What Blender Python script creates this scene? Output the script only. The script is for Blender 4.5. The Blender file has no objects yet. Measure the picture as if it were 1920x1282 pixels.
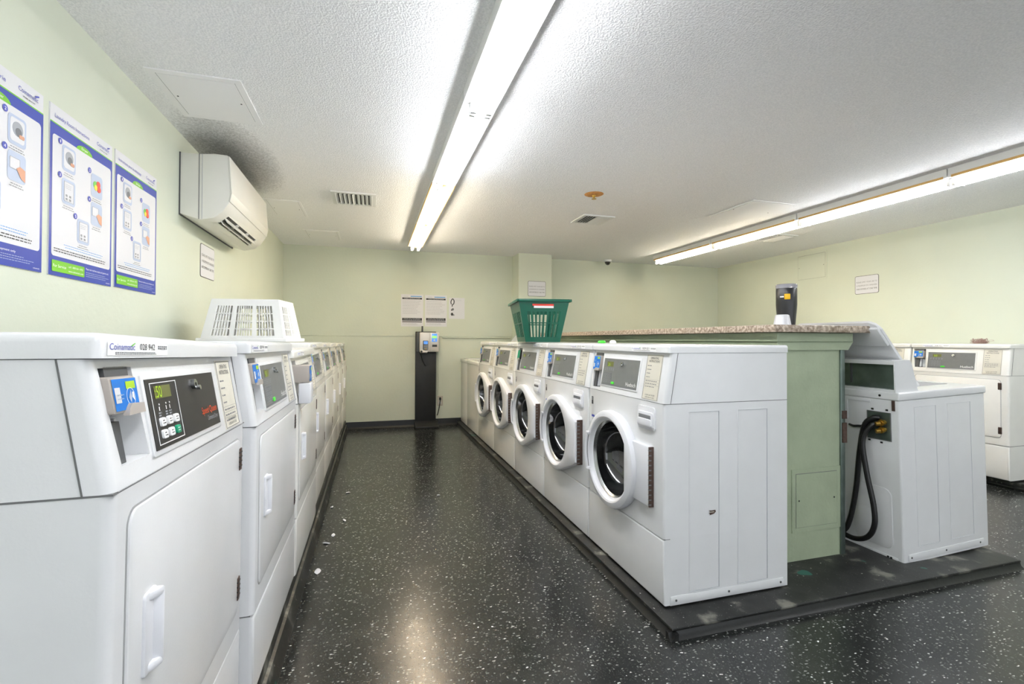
import bpy, bmesh, math, random
from mathutils import Matrix, Vector
random.seed(7)
SC = bpy.context.scene
COL = SC.collection
PI = math.pi

# ------------------------------------------------------------------ camera
F_PX, YAW, PITCH, ROLL, CAM_H, SHY = 885.44, -0.2875, 0.0098, 0.0035, 1.1098, -12.19
cam = bpy.data.cameras.new('camera')
camo = bpy.data.objects.new('camera', cam); COL.objects.link(camo)
cam.sensor_width = 36; cam.lens = 36 * F_PX / 1920; cam.shift_y = SHY / 1920
cam.clip_start = .02; cam.clip_end = 60
cy_, sy_ = math.cos(YAW), math.sin(YAW)
R_ = Vector((cy_, sy_, 0)); D_ = Vector((-sy_, cy_, 0)); U_ = Vector((0, 0, 1))
D2 = D_ * math.cos(PITCH) + U_ * math.sin(PITCH); U2 = -D_ * math.sin(PITCH) + U_ * math.cos(PITCH)
RA = R_ * math.cos(ROLL) + U2 * math.sin(ROLL); UA = -R_ * math.sin(ROLL) + U2 * math.cos(ROLL)
m = Matrix((RA, UA, -D2)).transposed().to_4x4(); m.translation = (0, 0, CAM_H)
camo.matrix_world = m
SC.camera = camo

# ------------------------------------------------------------------ world and exposure
w = bpy.data.worlds.new('world'); SC.world = w; w.use_nodes = True
w.node_tree.nodes['Background'].inputs[0].default_value = (.9, .95, 1, 1)
w.node_tree.nodes['Background'].inputs[1].default_value = .36
SC.view_settings.view_transform = 'Standard'; SC.view_settings.look = 'None'
SC.view_settings.gamma = 1; SC.view_settings.use_curve_mapping = False
SC.view_settings.exposure = 2.27
TUBE = 7.8            # light given off by the fluorescent tubes

# ------------------------------------------------------------------ materials
def lin(c):
    return tuple(((x / 255) / 12.92 if x / 255 <= .04045 else ((x / 255 + .055) / 1.055) ** 2.4) for x in c)
MATS = {}
def mat(name, rgb, rough=.5, metal=0, emit=0, noise=0, bump=0, bscale=60, coat=0, spec=.5, trans=0, nscale=9):
    if name in MATS: return MATS[name]
    M = bpy.data.materials.new(name); M.use_nodes = True; nt = M.node_tree
    b = nt.nodes['Principled BSDF']; c = lin(rgb)
    b.inputs['Base Color'].default_value = (*c, 1); b.inputs['Roughness'].default_value = rough
    b.inputs['Metallic'].default_value = metal; b.inputs['Coat Weight'].default_value = coat
    b.inputs['Coat Roughness'].default_value = .08
    b.inputs['Specular IOR Level'].default_value = spec; b.inputs['Transmission Weight'].default_value = trans
    if emit:
        b.inputs['Emission Color'].default_value = (*c, 1); b.inputs['Emission Strength'].default_value = emit
    if noise or bump:
        tc = nt.nodes.new('ShaderNodeTexCoord')
    if noise:
        n = nt.nodes.new('ShaderNodeTexNoise'); n.inputs['Scale'].default_value = nscale; n.inputs['Detail'].default_value = 5
        nt.links.new(tc.outputs['Object'], n.inputs['Vector'])
        r = nt.nodes.new('ShaderNodeMapRange'); r.inputs[1].default_value = .3; r.inputs[2].default_value = .7
        r.inputs[3].default_value = 1 - noise; r.inputs[4].default_value = 1 + noise * .4
        nt.links.new(n.outputs[0], r.inputs[0])
        x = nt.nodes.new('ShaderNodeVectorMath'); x.operation = 'SCALE'; x.inputs[0].default_value = c
        nt.links.new(r.outputs[0], x.inputs['Scale']); nt.links.new(x.outputs[0], b.inputs['Base Color'])
    if bump:
        n = nt.nodes.new('ShaderNodeTexNoise'); n.inputs['Scale'].default_value = bscale; n.inputs['Detail'].default_value = 4
        nt.links.new(tc.outputs['Object'], n.inputs['Vector'])
        bp = nt.nodes.new('ShaderNodeBump'); bp.inputs['Strength'].default_value = bump; bp.inputs['Distance'].default_value = .004
        nt.links.new(n.outputs[0], bp.inputs['Height']); nt.links.new(bp.outputs[0], b.inputs['Normal'])
    MATS[name] = M
    return M
mat('enamel', (225, 226, 227), .22, noise=.025, bump=.04, bscale=240, spec=.5)
mat('enamel_warm', (227, 226, 221), .2, noise=.03, bump=.03, bscale=240, spec=.5)
mat('plastic_white', (224, 225, 229), .3, noise=.02)
mat('seam', (112, 113, 113), .7)
mat('seam_light', (160, 161, 161), .7)
mat('black', (16, 17, 18), .45)
mat('rubber', (18, 18, 19), .38, noise=.1)
mat('dark_panel', (44, 43, 43), .42, noise=.08, nscale=60)
mat('grey_panel', (116, 118, 117), .4, noise=.05, nscale=40)
mat('steel', (190, 192, 192), .25, 1)
mat('galv', (128, 142, 136), .38, .85, noise=.25, nscale=14)
mat('reader_grey', (176, 168, 160), .45, noise=.05)
mat('recess_grey', (205, 208, 210), .4, noise=.05)
mat('recess_dark', (80, 82, 84), .5)
mat('sticker_blue', (0, 118, 212), .4)
mat('sticker_green', (0, 150, 110), .4)
mat('lcd_green', (176, 214, 40), .4)
mat('lcd_bg', (108, 112, 60), .3)
mat('button_green', (78, 220, 60), .4)
mat('label_beige', (214, 210, 196), .5, noise=.03)
mat('ink', (45, 45, 48), .6)
mat('ink_grey', (116, 118, 122), .6)
mat('ink_lt', (158, 162, 170), .6)
mat('ink_blue', (74, 84, 178), .5)
mat('ink_sky', (60, 150, 215), .5)
mat('ink_green', (110, 190, 80), .5)
mat('orange', (238, 84, 28), .4)
mat('white', (246, 246, 246), .45)
mat('paper', (212, 213, 217), .5)
mat('poster_blue', (50, 70, 166), .35)
mat('poster_green', (118, 192, 46), .35)
mat('poster_pale', (172, 186, 210), .4)
mat('skin_print', (206, 150, 122), .4)
mat('red_print', (228, 66, 50), .4)
mat('yellow_print', (240, 214, 60), .4)
mat('glass_dark', (22, 23, 25), .05, coat=1, spec=.8)
mat('door_tint', (40, 42, 44), .08, coat=.6)
mat('hinge_brown', (92, 72, 64), .5, .3, noise=.3, nscale=80)
mat('basket_white', (240, 240, 238), .35, noise=.02)
mat('basket_green', (0, 92, 70), .33, noise=.06)
mat('brass', (186, 150, 70), .3, .9)
mat('ac_white', (221, 220, 212), .35, noise=.02)
mat('metal_white', (226, 228, 228), .35)
mat('stain_orange', (214, 152, 84), .7, noise=.25, nscale=60)
mat('yellow', (246, 196, 20), .4)
mat('bottle_black', (44, 44, 46), .3)
mat('clear_lid', (196, 196, 206), .15, trans=.5)
mat('kiosk_black', (34, 35, 36), .5, noise=.12, nscale=30)
mat('kiosk_silver', (206, 202, 196), .35, .3)
mat('screen', (70, 120, 190), .2, emit=.25)
mat('screen_green', (120, 200, 90), .2, emit=.3)
mat('outlet', (196, 190, 176), .45)
mat('lint', (168, 140, 130), .9)
mat('glow', (250, 251, 255), .5, emit=TUBE)
mat('glow_warm', (255, 243, 220), .5, emit=TUBE)
mat('fix_white', (225, 226, 224), .4)
mat('fix_glow_tint', (216, 172, 104), .4)  # yellow tint on the housings, warm tube glow put into the colour

def wall_mat(name, rgb):
    M = mat(name, rgb, .75, noise=.05, bump=.25, bscale=45, nscale=1.3, spec=.3)
    return M
wall_mat('wall_green', (205, 211, 195))
mat('partition_green', (168, 180, 152), .5, noise=.08, bump=.5, bscale=60, spec=.4)
mat('rubber_base', (22, 23, 23), .4, noise=.35, bump=.3, bscale=30, nscale=14)

def nodes(name):
    M = bpy.data.materials.new(name); M.use_nodes = True
    MATS[name] = M
    return M, M.node_tree, M.node_tree.nodes['Principled BSDF']
def N(nt, t, **k):
    n = nt.nodes.new(t)
    for a, v in k.items(): setattr(n, a, v)
    return n
def ramp(nt, src, stops):
    r = N(nt, 'ShaderNodeValToRGB'); e = r.color_ramp.elements
    e[0].position, e[0].color = stops[0][0], (*stops[0][1], 1)
    e[1].position, e[1].color = stops[-1][0], (*stops[-1][1], 1)
    for p, c in stops[1:-1]:
        x = e.new(p); x.color = (*c, 1)
    nt.links.new(src, r.inputs[0]); return r
def mixc(nt, fac, a, b):
    x = N(nt, 'ShaderNodeMix', data_type='RGBA')
    if hasattr(fac, 'links'): nt.links.new(fac, x.inputs[0])
    else: x.inputs[0].default_value = fac
    for i, v in ((6, a), (7, b)):
        if hasattr(v, 'links'): nt.links.new(v, x.inputs[i])
        else: x.inputs[i].default_value = (*v, 1)
    return x.outputs[2]
def speck(nt, vec, scale, size, chance, seed, stretch=(1, 1, 1)):
    mp = N(nt, 'ShaderNodeMapping'); mp.inputs['Scale'].default_value = stretch; mp.inputs['Location'].default_value = (seed, seed * .7, 0)
    mp.inputs['Rotation'].default_value = (0, 0, seed)
    nt.links.new(vec, mp.inputs[0])
    nz = N(nt, 'ShaderNodeTexNoise'); nz.inputs['Scale'].default_value = scale * 1.7; nt.links.new(mp.outputs[0], nz.inputs['Vector'])
    ad = N(nt, 'ShaderNodeVectorMath', operation='MULTIPLY_ADD'); ad.inputs[1].default_value = (.6 / scale,) * 3
    nt.links.new(nz.outputs['Color'], ad.inputs[0]); nt.links.new(mp.outputs[0], ad.inputs[2])
    v = N(nt, 'ShaderNodeTexVoronoi'); v.inputs['Scale'].default_value = scale; nt.links.new(ad.outputs[0], v.inputs['Vector'])
    a = N(nt, 'ShaderNodeMath', operation='LESS_THAN'); a.inputs[1].default_value = size; nt.links.new(v.outputs['Distance'], a.inputs[0])
    s = N(nt, 'ShaderNodeSeparateColor'); nt.links.new(v.outputs['Color'], s.inputs[0])
    b = N(nt, 'ShaderNodeMath', operation='LESS_THAN'); b.inputs[1].default_value = chance; nt.links.new(s.outputs[0], b.inputs[0])
    c = N(nt, 'ShaderNodeMath', operation='MULTIPLY'); nt.links.new(a.outputs[0], c.inputs[0]); nt.links.new(b.outputs[0], c.inputs[1])
    return c.outputs[0], s.outputs[1]
def make_floor_mat():
    M, nt, b = nodes('floor_tile'); tc = N(nt, 'ShaderNodeTexCoord'); vec = tc.outputs['Object']
    nz = N(nt, 'ShaderNodeTexNoise'); nz.inputs['Scale'].default_value = 5; nz.inputs['Detail'].default_value = 8; nt.links.new(vec, nz.inputs['Vector'])
    base = ramp(nt, nz.outputs[0], [(.3, lin((27, 29, 29))), (.55, lin((36, 38, 37))), (.8, lin((52, 53, 50)))]).outputs[0]
    br = N(nt, 'ShaderNodeTexBrick'); br.offset = 0; br.inputs['Scale'].default_value = 1; br.inputs['Brick Width'].default_value = .305; br.inputs['Row Height'].default_value = .305
    br.inputs['Mortar Size'].default_value = .0012; br.inputs['Color1'].default_value = (1, 1, 1, 1); br.inputs['Color2'].default_value = (.82, .82, .82, 1); br.inputs['Mortar'].default_value = (.4, .4, .4, 1)
    nt.links.new(vec, br.inputs['Vector'])
    mu = N(nt, 'ShaderNodeMix', data_type='RGBA', blend_type='MULTIPLY'); mu.inputs[0].default_value = 1
    nt.links.new(base, mu.inputs[6]); nt.links.new(br.outputs[0], mu.inputs[7]); col = mu.outputs[2]
    for sc_, sz, ch, seed, st, cc in ((55, .28, .30, 1.3, (1, 1.9, 1), (142, 144, 139)), (48, .26, .26, 4.1, (2.0, 1, 1), (96, 99, 95)), (85, .26, .45, 7.7, (1, 1.6, 1), (72, 75, 71)), (120, .28, .5, 2.9, (1.5, 1, 1), (58, 60, 58)), (34, .16, .22, 5.5, (1, 1.7, 1), (215, 215, 211))):
        f, _ = speck(nt, vec, sc_, sz, ch, seed, st); col = mixc(nt, f, col, lin(cc))
    nt.links.new(col, b.inputs['Base Color'])
    r = ramp(nt, nz.outputs[0], [(.3, (.2,) * 3), (.7, (.27,) * 3)]); nt.links.new(r.outputs[0], b.inputs['Roughness'])
    b.inputs['Specular IOR Level'].default_value = .75
    n2 = N(nt, 'ShaderNodeTexNoise'); n2.inputs['Scale'].default_value = 7; n2.inputs['Detail'].default_value = 3; nt.links.new(vec, n2.inputs['Vector'])
    bp = N(nt, 'ShaderNodeBump'); bp.inputs['Strength'].default_value = .10; bp.inputs['Distance'].default_value = .012
    nt.links.new(n2.outputs[0], bp.inputs['Height']); nt.links.new(bp.outputs[0], b.inputs['Normal'])
make_floor_mat()
def make_platform_mat():
    M, nt, b = nodes('platform_vinyl'); tc = N(nt, 'ShaderNodeTexCoord'); vec = tc.outputs['Object']
    nz = N(nt, 'ShaderNodeTexNoise'); nz.inputs['Scale'].default_value = 9; nz.inputs['Detail'].default_value = 8; nt.links.new(vec, nz.inputs['Vector'])
    col = ramp(nt, nz.outputs[0], [(.4, lin((26, 27, 26))), (.58, lin((42, 43, 41))), (.68, lin((120, 119, 110)))]).outputs[0]
    for sc_, sz, ch, seed, cc in ((40, .12, .12, 2.2, (190, 190, 180)), (110, .2, .3, 5.1, (90, 90, 84))):
        f, _ = speck(nt, vec, sc_, sz, ch, seed); col = mixc(nt, f, col, lin(cc))
    g = N(nt, 'ShaderNodeTexNoise'); g.inputs['Scale'].default_value = 6; g.inputs['W' if 'W' in g.inputs else 'Scale'].default_value = 6; nt.links.new(vec, g.inputs['Vector'])
    gm = N(nt, 'ShaderNodeMath', operation='GREATER_THAN'); gm.inputs[1].default_value = .71; nt.links.new(g.outputs[0], gm.inputs[0])
    col = mixc(nt, gm.outputs[0], col, lin((40, 96, 84)))
    nt.links.new(col, b.inputs['Base Color']); b.inputs['Roughness'].default_value = .42
    bp = N(nt, 'ShaderNodeBump'); bp.inputs['Strength'].default_value = .5; bp.inputs['Distance'].default_value = .004
    nt.links.new(nz.outputs[0], bp.inputs['Height']); nt.links.new(bp.outputs[0], b.inputs['Normal'])
make_platform_mat()
def make_ceiling_mat():
    M, nt, b = nodes('stipple_ceiling'); tc = N(nt, 'ShaderNodeTexCoord'); vec = tc.outputs['Object']
    nz = N(nt, 'ShaderNodeTexNoise'); nz.inputs['Scale'].default_value = 130; nz.inputs['Detail'].default_value = 3; nt.links.new(vec, nz.inputs['Vector'])
    c = ramp(nt, nz.outputs[0], [(.3, lin((232, 233, 235))), (.7, lin((250, 250, 251)))]).outputs[0]
    # the dusty soot patch above the wall unit
    sp = N(nt, 'ShaderNodeSeparateXYZ'); nt.links.new(vec, sp.inputs[0])
    def band(out, c0, hw):
        a = N(nt, 'ShaderNodeMath', operation='SUBTRACT'); a.inputs[1].default_value = c0; nt.links.new(out, a.inputs[0])
        d = N(nt, 'ShaderNodeMath', operation='DIVIDE'); d.inputs[1].default_value = hw; nt.links.new(a.outputs[0], d.inputs[0])
        p = N(nt, 'ShaderNodeMath', operation='POWER'); p.inputs[1].default_value = 2; nt.links.new(d.outputs[0], p.inputs[0]); return p.outputs[0]
    s = N(nt, 'ShaderNodeMath', operation='ADD'); nt.links.new(band(sp.outputs[0], -.84, .25), s.inputs[0]); nt.links.new(band(sp.outputs[1], 3.38, .72), s.inputs[1])
    n2 = N(nt, 'ShaderNodeTexNoise'); n2.inputs['Scale'].default_value = 90; nt.links.new(vec, n2.inputs['Vector'])
    t = N(nt, 'ShaderNodeMath', operation='MULTIPLY_ADD'); t.inputs[1].default_value = 1.3; nt.links.new(n2.outputs[0], t.inputs[0]); nt.links.new(s.outputs[0], t.inputs[2])
    mr = N(nt, 'ShaderNodeMapRange'); mr.inputs[1].default_value = .65; mr.inputs[2].default_value = 1.75; mr.inputs[3].default_value = .7; mr.inputs[4].default_value = 0
    nt.links.new(t.outputs[0], mr.inputs[0])
    c = mixc(nt, mr.outputs[0], c, lin((88, 90, 86)))
    nt.links.new(c, b.inputs['Base Color']); b.inputs['Roughness'].default_value = .9; b.inputs['Specular IOR Level'].default_value = .2
    bp = N(nt, 'ShaderNodeBump'); bp.inputs['Strength'].default_value = .8; bp.inputs['Distance'].default_value = .006
    nt.links.new(nz.outputs[0], bp.inputs['Height']); nt.links.new(bp.outputs[0], b.inputs['Normal'])
make_ceiling_mat()
def make_counter_mat():
    M, nt, b = nodes('laminate'); tc = N(nt, 'ShaderNodeTexCoord')
    nz = N(nt, 'ShaderNodeTexNoise'); nz.inputs['Scale'].default_value = 70; nz.inputs['Detail'].default_value = 6; nt.links.new(tc.outputs['Object'], nz.inputs['Vector'])
    c = ramp(nt, nz.outputs[0], [(.35, lin((128, 110, 92))), (.5, lin((172, 154, 136))), (.65, lin((212, 198, 182)))]).outputs[0]
    nt.links.new(c, b.inputs['Base Color']); b.inputs['Roughness'].default_value = .35
make_counter_mat()

# ------------------------------------------------------------------ mesh helpers
_text = {}
def text_geo(s):
    if s in _text: return _text[s]
    cu = bpy.data.curves.new('t', 'FONT'); cu.body = s; cu.size = 1; cu.resolution_u = 3
    o = bpy.data.objects.new('t', cu); me = o.to_mesh()
    v = [x.co.copy() for x in me.vertices]; f = [tuple(p.vertices) for p in me.polygons]
    o.to_mesh_clear(); bpy.data.objects.remove(o); bpy.data.curves.remove(cu)
    x0 = min(a.x for a in v); x1 = max(a.x for a in v); y0 = min(a.y for a in v); y1 = max(a.y for a in v)
    _text[s] = (v, f, x0, x1, y0, y1); return _text[s]
class MB:
    def __init__(s, M=None): s.v = []; s.f = []; s.mi = []; s.mats = []; s.M = M or Matrix()
    def add(s, vs, fs, mt):
        if mt not in s.mats: s.mats.append(mt)
        i = s.mats.index(mt); n = len(s.v)
        s.v += [s.M @ Vector(a) for a in vs]; s.f += [tuple(n + k for k in f) for f in fs]; s.mi += [i] * len(fs); return s
    def bm(s, b, mt):
        b.verts.index_update(); s.add([v.co.copy() for v in b.verts], [[v.index for v in f.verts] for f in b.faces], mt); b.free(); return s
    def box(s, x0, x1, y0, y1, z0, z1, mt, bev=0, seg=2, sel=None):
        b = bmesh.new(); bmesh.ops.create_cube(b, size=1)
        for v in b.verts: v.co = Vector(((x0 + x1) / 2 + v.co.x * (x1 - x0), (y0 + y1) / 2 + v.co.y * (y1 - y0), (z0 + z1) / 2 + v.co.z * (z1 - z0)))
        if bev:
            e = [k for k in b.edges if sel is None or sel(k.verts[0].co, k.verts[1].co)]
            bmesh.ops.bevel(b, geom=e, offset=bev, segments=seg, profile=.5, affect='EDGES')
        return s.bm(b, mt)
    def prism(s, poly, a0, a1, mt, axis='y', bev=0, seg=2, sel=None):
        mp = {'y': lambda p, a: (p[0], a, p[1]), 'x': lambda p, a: (a, p[0], p[1]), 'z': lambda p, a: (p[0], p[1], a)}[axis]
        b = bmesh.new(); A = [b.verts.new(mp(p, a0)) for p in poly]; B = [b.verts.new(mp(p, a1)) for p in poly]; n = len(poly)
        b.faces.new(A); b.faces.new(B[::-1])
        for i in range(n): b.faces.new((A[i], B[i], B[(i + 1) % n], A[(i + 1) % n]))
        bmesh.ops.recalc_face_normals(b, faces=b.faces)
        if bev:
            e = [k for k in b.edges if sel is None or sel(k.verts[0].co, k.verts[1].co)]
            bmesh.ops.bevel(b, geom=e, offset=bev, segments=seg, profile=.5, affect='EDGES')
        return s.bm(b, mt)
    def rr(s, x0, x1, z0, z1, y0, y1, r, mt, bev=0, n=5):
        p = []
        for cx, cz, a in ((x1 - r, z1 - r, 0), (x0 + r, z1 - r, 90), (x0 + r, z0 + r, 180), (x1 - r, z0 + r, 270)):
            for i in range(n + 1):
                t = math.radians(a + 90 * i / n); p.append((cx + r * math.cos(t), cz + r * math.sin(t)))
        return s.prism(p, y0, y1, mt, 'y', bev, 2, (lambda a, c: abs(a.y - y0) < 1e-6 and abs(c.y - y0) < 1e-6) if bev else None)
    def frame(s, x0, x1, z0, z1, wd, y0, y1, mt, r=0):
        for a in ((x0, x1, z1 - wd, z1), (x0, x1, z0, z0 + wd), (x0, x0 + wd, z0 + wd, z1 - wd), (x1 - wd, x1, z0 + wd, z1 - wd)):
            s.box(a[0], a[1], y0, y1, a[2], a[3], mt)
        return s
    def flat(s, x0, x1, z0, z1, y, mt): return s.add([(x0, y, z0), (x1, y, z0), (x1, y, z1), (x0, y, z1)], [(0, 1, 2, 3)], mt)
    def disc(s, cx, cz, r, y0, y1, mt, n=20, rz=None):
        return s.prism([(cx + r * math.cos(2 * PI * i / n), cz + (rz or r) * math.sin(2 * PI * i / n)) for i in range(n)], y0, y1, mt)
    def tube(s, pts, r, mt, n=8, caps=True):
        P = [Vector(p) for p in pts]; V = []; prev = None
        for i, p in enumerate(P):
            t = (P[min(i + 1, len(P) - 1)] - P[max(i - 1, 0)]).normalized()
            if prev is None: u = t.orthogonal().normalized()
            else:
                u = prev - t * prev.dot(t); u.normalize()
            prev = u; w_ = t.cross(u); rr_ = r[i] if isinstance(r, (list, tuple)) else r
            V += [p + (u * math.cos(2 * PI * k / n) + w_ * math.sin(2 * PI * k / n)) * rr_ for k in range(n)]
        Fs = [(i * n + k, i * n + (k + 1) % n, (i + 1) * n + (k + 1) % n, (i + 1) * n + k) for i in range(len(P) - 1) for k in range(n)]
        if caps: Fs += [tuple(range(n))[::-1], tuple((len(P) - 1) * n + k for k in range(n))]
        return s.add(V, Fs, mt)
    def loops(s, L, mt, cap0=False, cap1=False, closed=True):
        n = len(L[0]); V = [p for l in L for p in l]
        Fs = [(i * n + k, i * n + (k + 1) % n, (i + 1) * n + (k + 1) % n, (i + 1) * n + k) for i in range(len(L) - 1) for k in range(n if closed else n - 1)]
        if cap0: Fs.append(tuple(range(n)))
        if cap1: Fs.append(tuple((len(L) - 1) * n + k for k in range(n))[::-1])
        return s.add(V, Fs, mt)
    def text(s, t, x, z, y, h, mt, width=None, align='l', shear=0):
        v, f, x0, x1, y0, y1 = text_geo(t)
        k = h / .7; kx = (width / (x1 - x0)) if width else k
        W = kx * (x1 - x0); ox = {'l': x, 'c': x - W / 2, 'r': x - W}[align]
        return s.add([(ox + (a.x - x0) * kx + shear * a.y * k, y, z + a.y * k) for a in v], f, mt)
    def lines(s, x0, x1, z_top, pitch, n, y, th, mt, seed=0, ragged=.3, align='l'):
        rn = random.Random(seed * 31 + n)
        for i in range(n):
            L = (x1 - x0) * (1 - rn.random() * ragged); z = z_top - i * pitch; a = x0 if align == 'l' else (x0 + x1 - L) / 2; e = a + L
            while a < e - 1e-4:
                wd = min(e - a, th * (2 + 4 * rn.random())); s.flat(a, a + wd * .86, z - th / 2, z + th / 2, y, mt); a += wd + th * .5
        return s
    def build(s, name, parent=None, angle=35, kind=None, recalc=True):
        me = bpy.data.meshes.new(name); me.from_pydata([tuple(v) for v in s.v], [], s.f)
        for k in s.mats: me.materials.append(MATS[k])
        me.polygons.foreach_set('material_index', s.mi)
        if recalc:
            b = bmesh.new(); b.from_mesh(me); bmesh.ops.recalc_face_normals(b, faces=b.faces); b.to_mesh(me); b.free()
        me.polygons.foreach_set('use_smooth', [True] * len(me.polygons)); me.set_sharp_from_angle(angle=math.radians(angle)); me.update()
        o = bpy.data.objects.new(name, me); COL.objects.link(o)
        if parent: o.parent = parent
        if kind: o['kind'] = kind
        return o
def cut(o, cmb):
    c = cmb.build('cutter'); c.parent = o.parent; md = o.modifiers.new('b', 'BOOLEAN'); md.object = c; md.operation = 'DIFFERENCE'; md.solver = 'EXACT'
    bpy.context.view_layer.update(); dg = bpy.context.evaluated_depsgraph_get()
    me = bpy.data.meshes.new_from_object(o.evaluated_get(dg)); o.modifiers.clear()
    old = o.data; o.data = me; bpy.data.meshes.remove(old); cm = c.data; bpy.data.objects.remove(c); bpy.data.meshes.remove(cm)
    me.set_sharp_from_angle(angle=math.radians(35))
    return o
def tag(o, label, cat, group=None):
    o['label'] = label; o['category'] = cat
    if group: o['group'] = group
    return o
def thing(name, label, cat, loc=(0, 0, 0), rotz=0, group=None):
    o = bpy.data.objects.new(name, None); COL.objects.link(o); o.location = loc; o.rotation_euler = (0, 0, rotz); o.empty_display_size = .1
    return tag(o, label, cat, group)
def struct(name, mb, **k): return mb.build(name, kind='structure', **k)
def smooth(pts, n=6):
    P = [Vector(p) for p in pts]; P = [P[0] * 2 - P[1]] + P + [P[-1] * 2 - P[-2]]; out = []
    for i in range(1, len(P) - 2):
        for k in range(n):
            t = k / n; a, b, c, d = P[i - 1:i + 3]
            out.append(.5 * ((2 * b) + (c - a) * t + (2 * a - 5 * b + 4 * c - d) * t * t + (-a + 3 * b - 3 * c + d) * t ** 3))
    return out + [P[-2]]
RL, RR = PI / 2, -PI / 2          # things on the left side face +X, things on the right face -X

# ------------------------------------------------------------------ the room
XW, XE, YB, YF, ZC = -1.03, 5.198, 6.19, -3.0, 2.252
struct('floor', MB().box(XW - .1, XE + .1, YF - .1, YB + .1, -.1, 0, 'floor_tile'))
struct('ceiling', MB().box(XW - .1, XE + .1, YF - .1, YB + .1, ZC, ZC + .1, 'stipple_ceiling'))
struct('wall_left', MB().box(XW - .1, XW, YF - .1, YB + .1, 0, ZC, 'wall_green'))
struct('wall_back', MB().box(XW, XE, YB, YB + .1, 0, ZC, 'wall_green'))
struct('wall_right', MB().box(XE, XE + .1, YF - .1, YB + .1, 0, ZC, 'wall_green'))
struct('wall_pilaster', MB().box(1.833, 2.295, 5.9, YB, 0, ZC, 'wall_green'))
struct('baseboard_back', MB().prism([(YB, 0), (YB, .085), (YB - .006, .085), (YB - .01, .02), (YB - .03, 0)], XW, 1.83, 'rubber_base', 'x'))
struct('baseboard_right', MB().prism([(XE, 0), (XE, .085), (XE - .006, .085), (XE - .03, 0)], YF, YB, 'rubber_base', 'y'))
struct('trim_1', MB().box(XW, 1.833, YB - .006, YB, 1.155, 1.163, 'wall_green', .002))
# raised vinyl covered platforms under the rows
def base_prof(x, top, sgn):
    return [(x, 0), (x + sgn * .004, .02), (x - sgn * .012, top * .45), (x - sgn * .012, top * .5), (x - sgn * .022, top * .52), (x - sgn * .022, top * .93), (x - sgn * .03, top)]
YL0 = -3.0
pl = MB()
for (ya, za), (yb, zb) in (((YL0, .19), (.6, .185)), ((.6, .185), (2.75, .148)), ((2.75, .148), (YB, .112))):
    A = [(p[0], ya, p[1] if p[1] < .001 else p[1] * za / .15) for p in base_prof(-.285, .15, 1)] + [(XW, ya, za), (XW, ya, 0)]
    B = [(p[0], yb, p[1] if p[1] < .001 else p[1] * zb / .15) for p in base_prof(-.285, .15, 1)] + [(XW, yb, zb), (XW, yb, 0)]
    pl.loops([A, B], 'platform_vinyl', True, True)
struct('trim_2', pl)
XP0, XP1, YP0, ZP = 1.074, 3.06, 1.5225, .04
pp = MB(); pp.box(XP0 + .012, XP1 - .01, YP0 + .012, YB, 0, ZP - .001, 'platform_vinyl')
pp.box(XP0, XP1, YP0, YB, ZP - .012, ZP, 'platform_vinyl', .003)
pp.prism([(XP0 - .014, 0), (XP0 + .02, 0), (XP0 + .02, ZP - .014), (XP0 + .004, ZP - .014), (XP0, .012)], YP0 - .014, YB, 'rubber_base')
pp.prism([(YP0 - .014, 0), (YP0 + .02, 0), (YP0 + .02, ZP - .014), (YP0 + .004, ZP - .014), (YP0, .012)], XP0 - .014, XP1, 'rubber_base', 'x')
struct('trim_3', pp)
struct('trim_4', MB().box(4.66, XE, 1.0, YB, 0, .05, 'platform_vinyl', .004).box(4.63, 4.66, 1.0, YB, 0, .02, 'rubber_base', .004))
# low partition behind the washers with its moulding
struct('wall_partition', MB().box(1.90, 2.285, 1.82, 4.95, ZP, 1.15, 'partition_green'))
struct('trim_5', MB().box(1.85, 2.33, 1.80, 4.98, 1.108, 1.15, 'partition_green', .002).prism([(1.87, 1.066), (2.31, 1.066), (2.345, 1.108), (1.86, 1.108)], 1.81, 4.97, 'partition_green'))
struct('trim_6', MB().box(2.262, 2.29, 1.812, 1.84, ZP, 1.066, 'galv', .001).box(2.27, 2.296, 1.806, 1.818, .60, .70, 'hinge_brown').box(2.27, 2.296, 1.806, 1.818, .72, .76, 'hinge_brown'))

ct = MB().box(1.80, 2.408, 1.765, 5.0, 1.152, 1.187, 'laminate', .004)
tag(ct.build('countertop'), 'speckled tan laminate countertop on the green partition', 'countertop')

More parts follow.
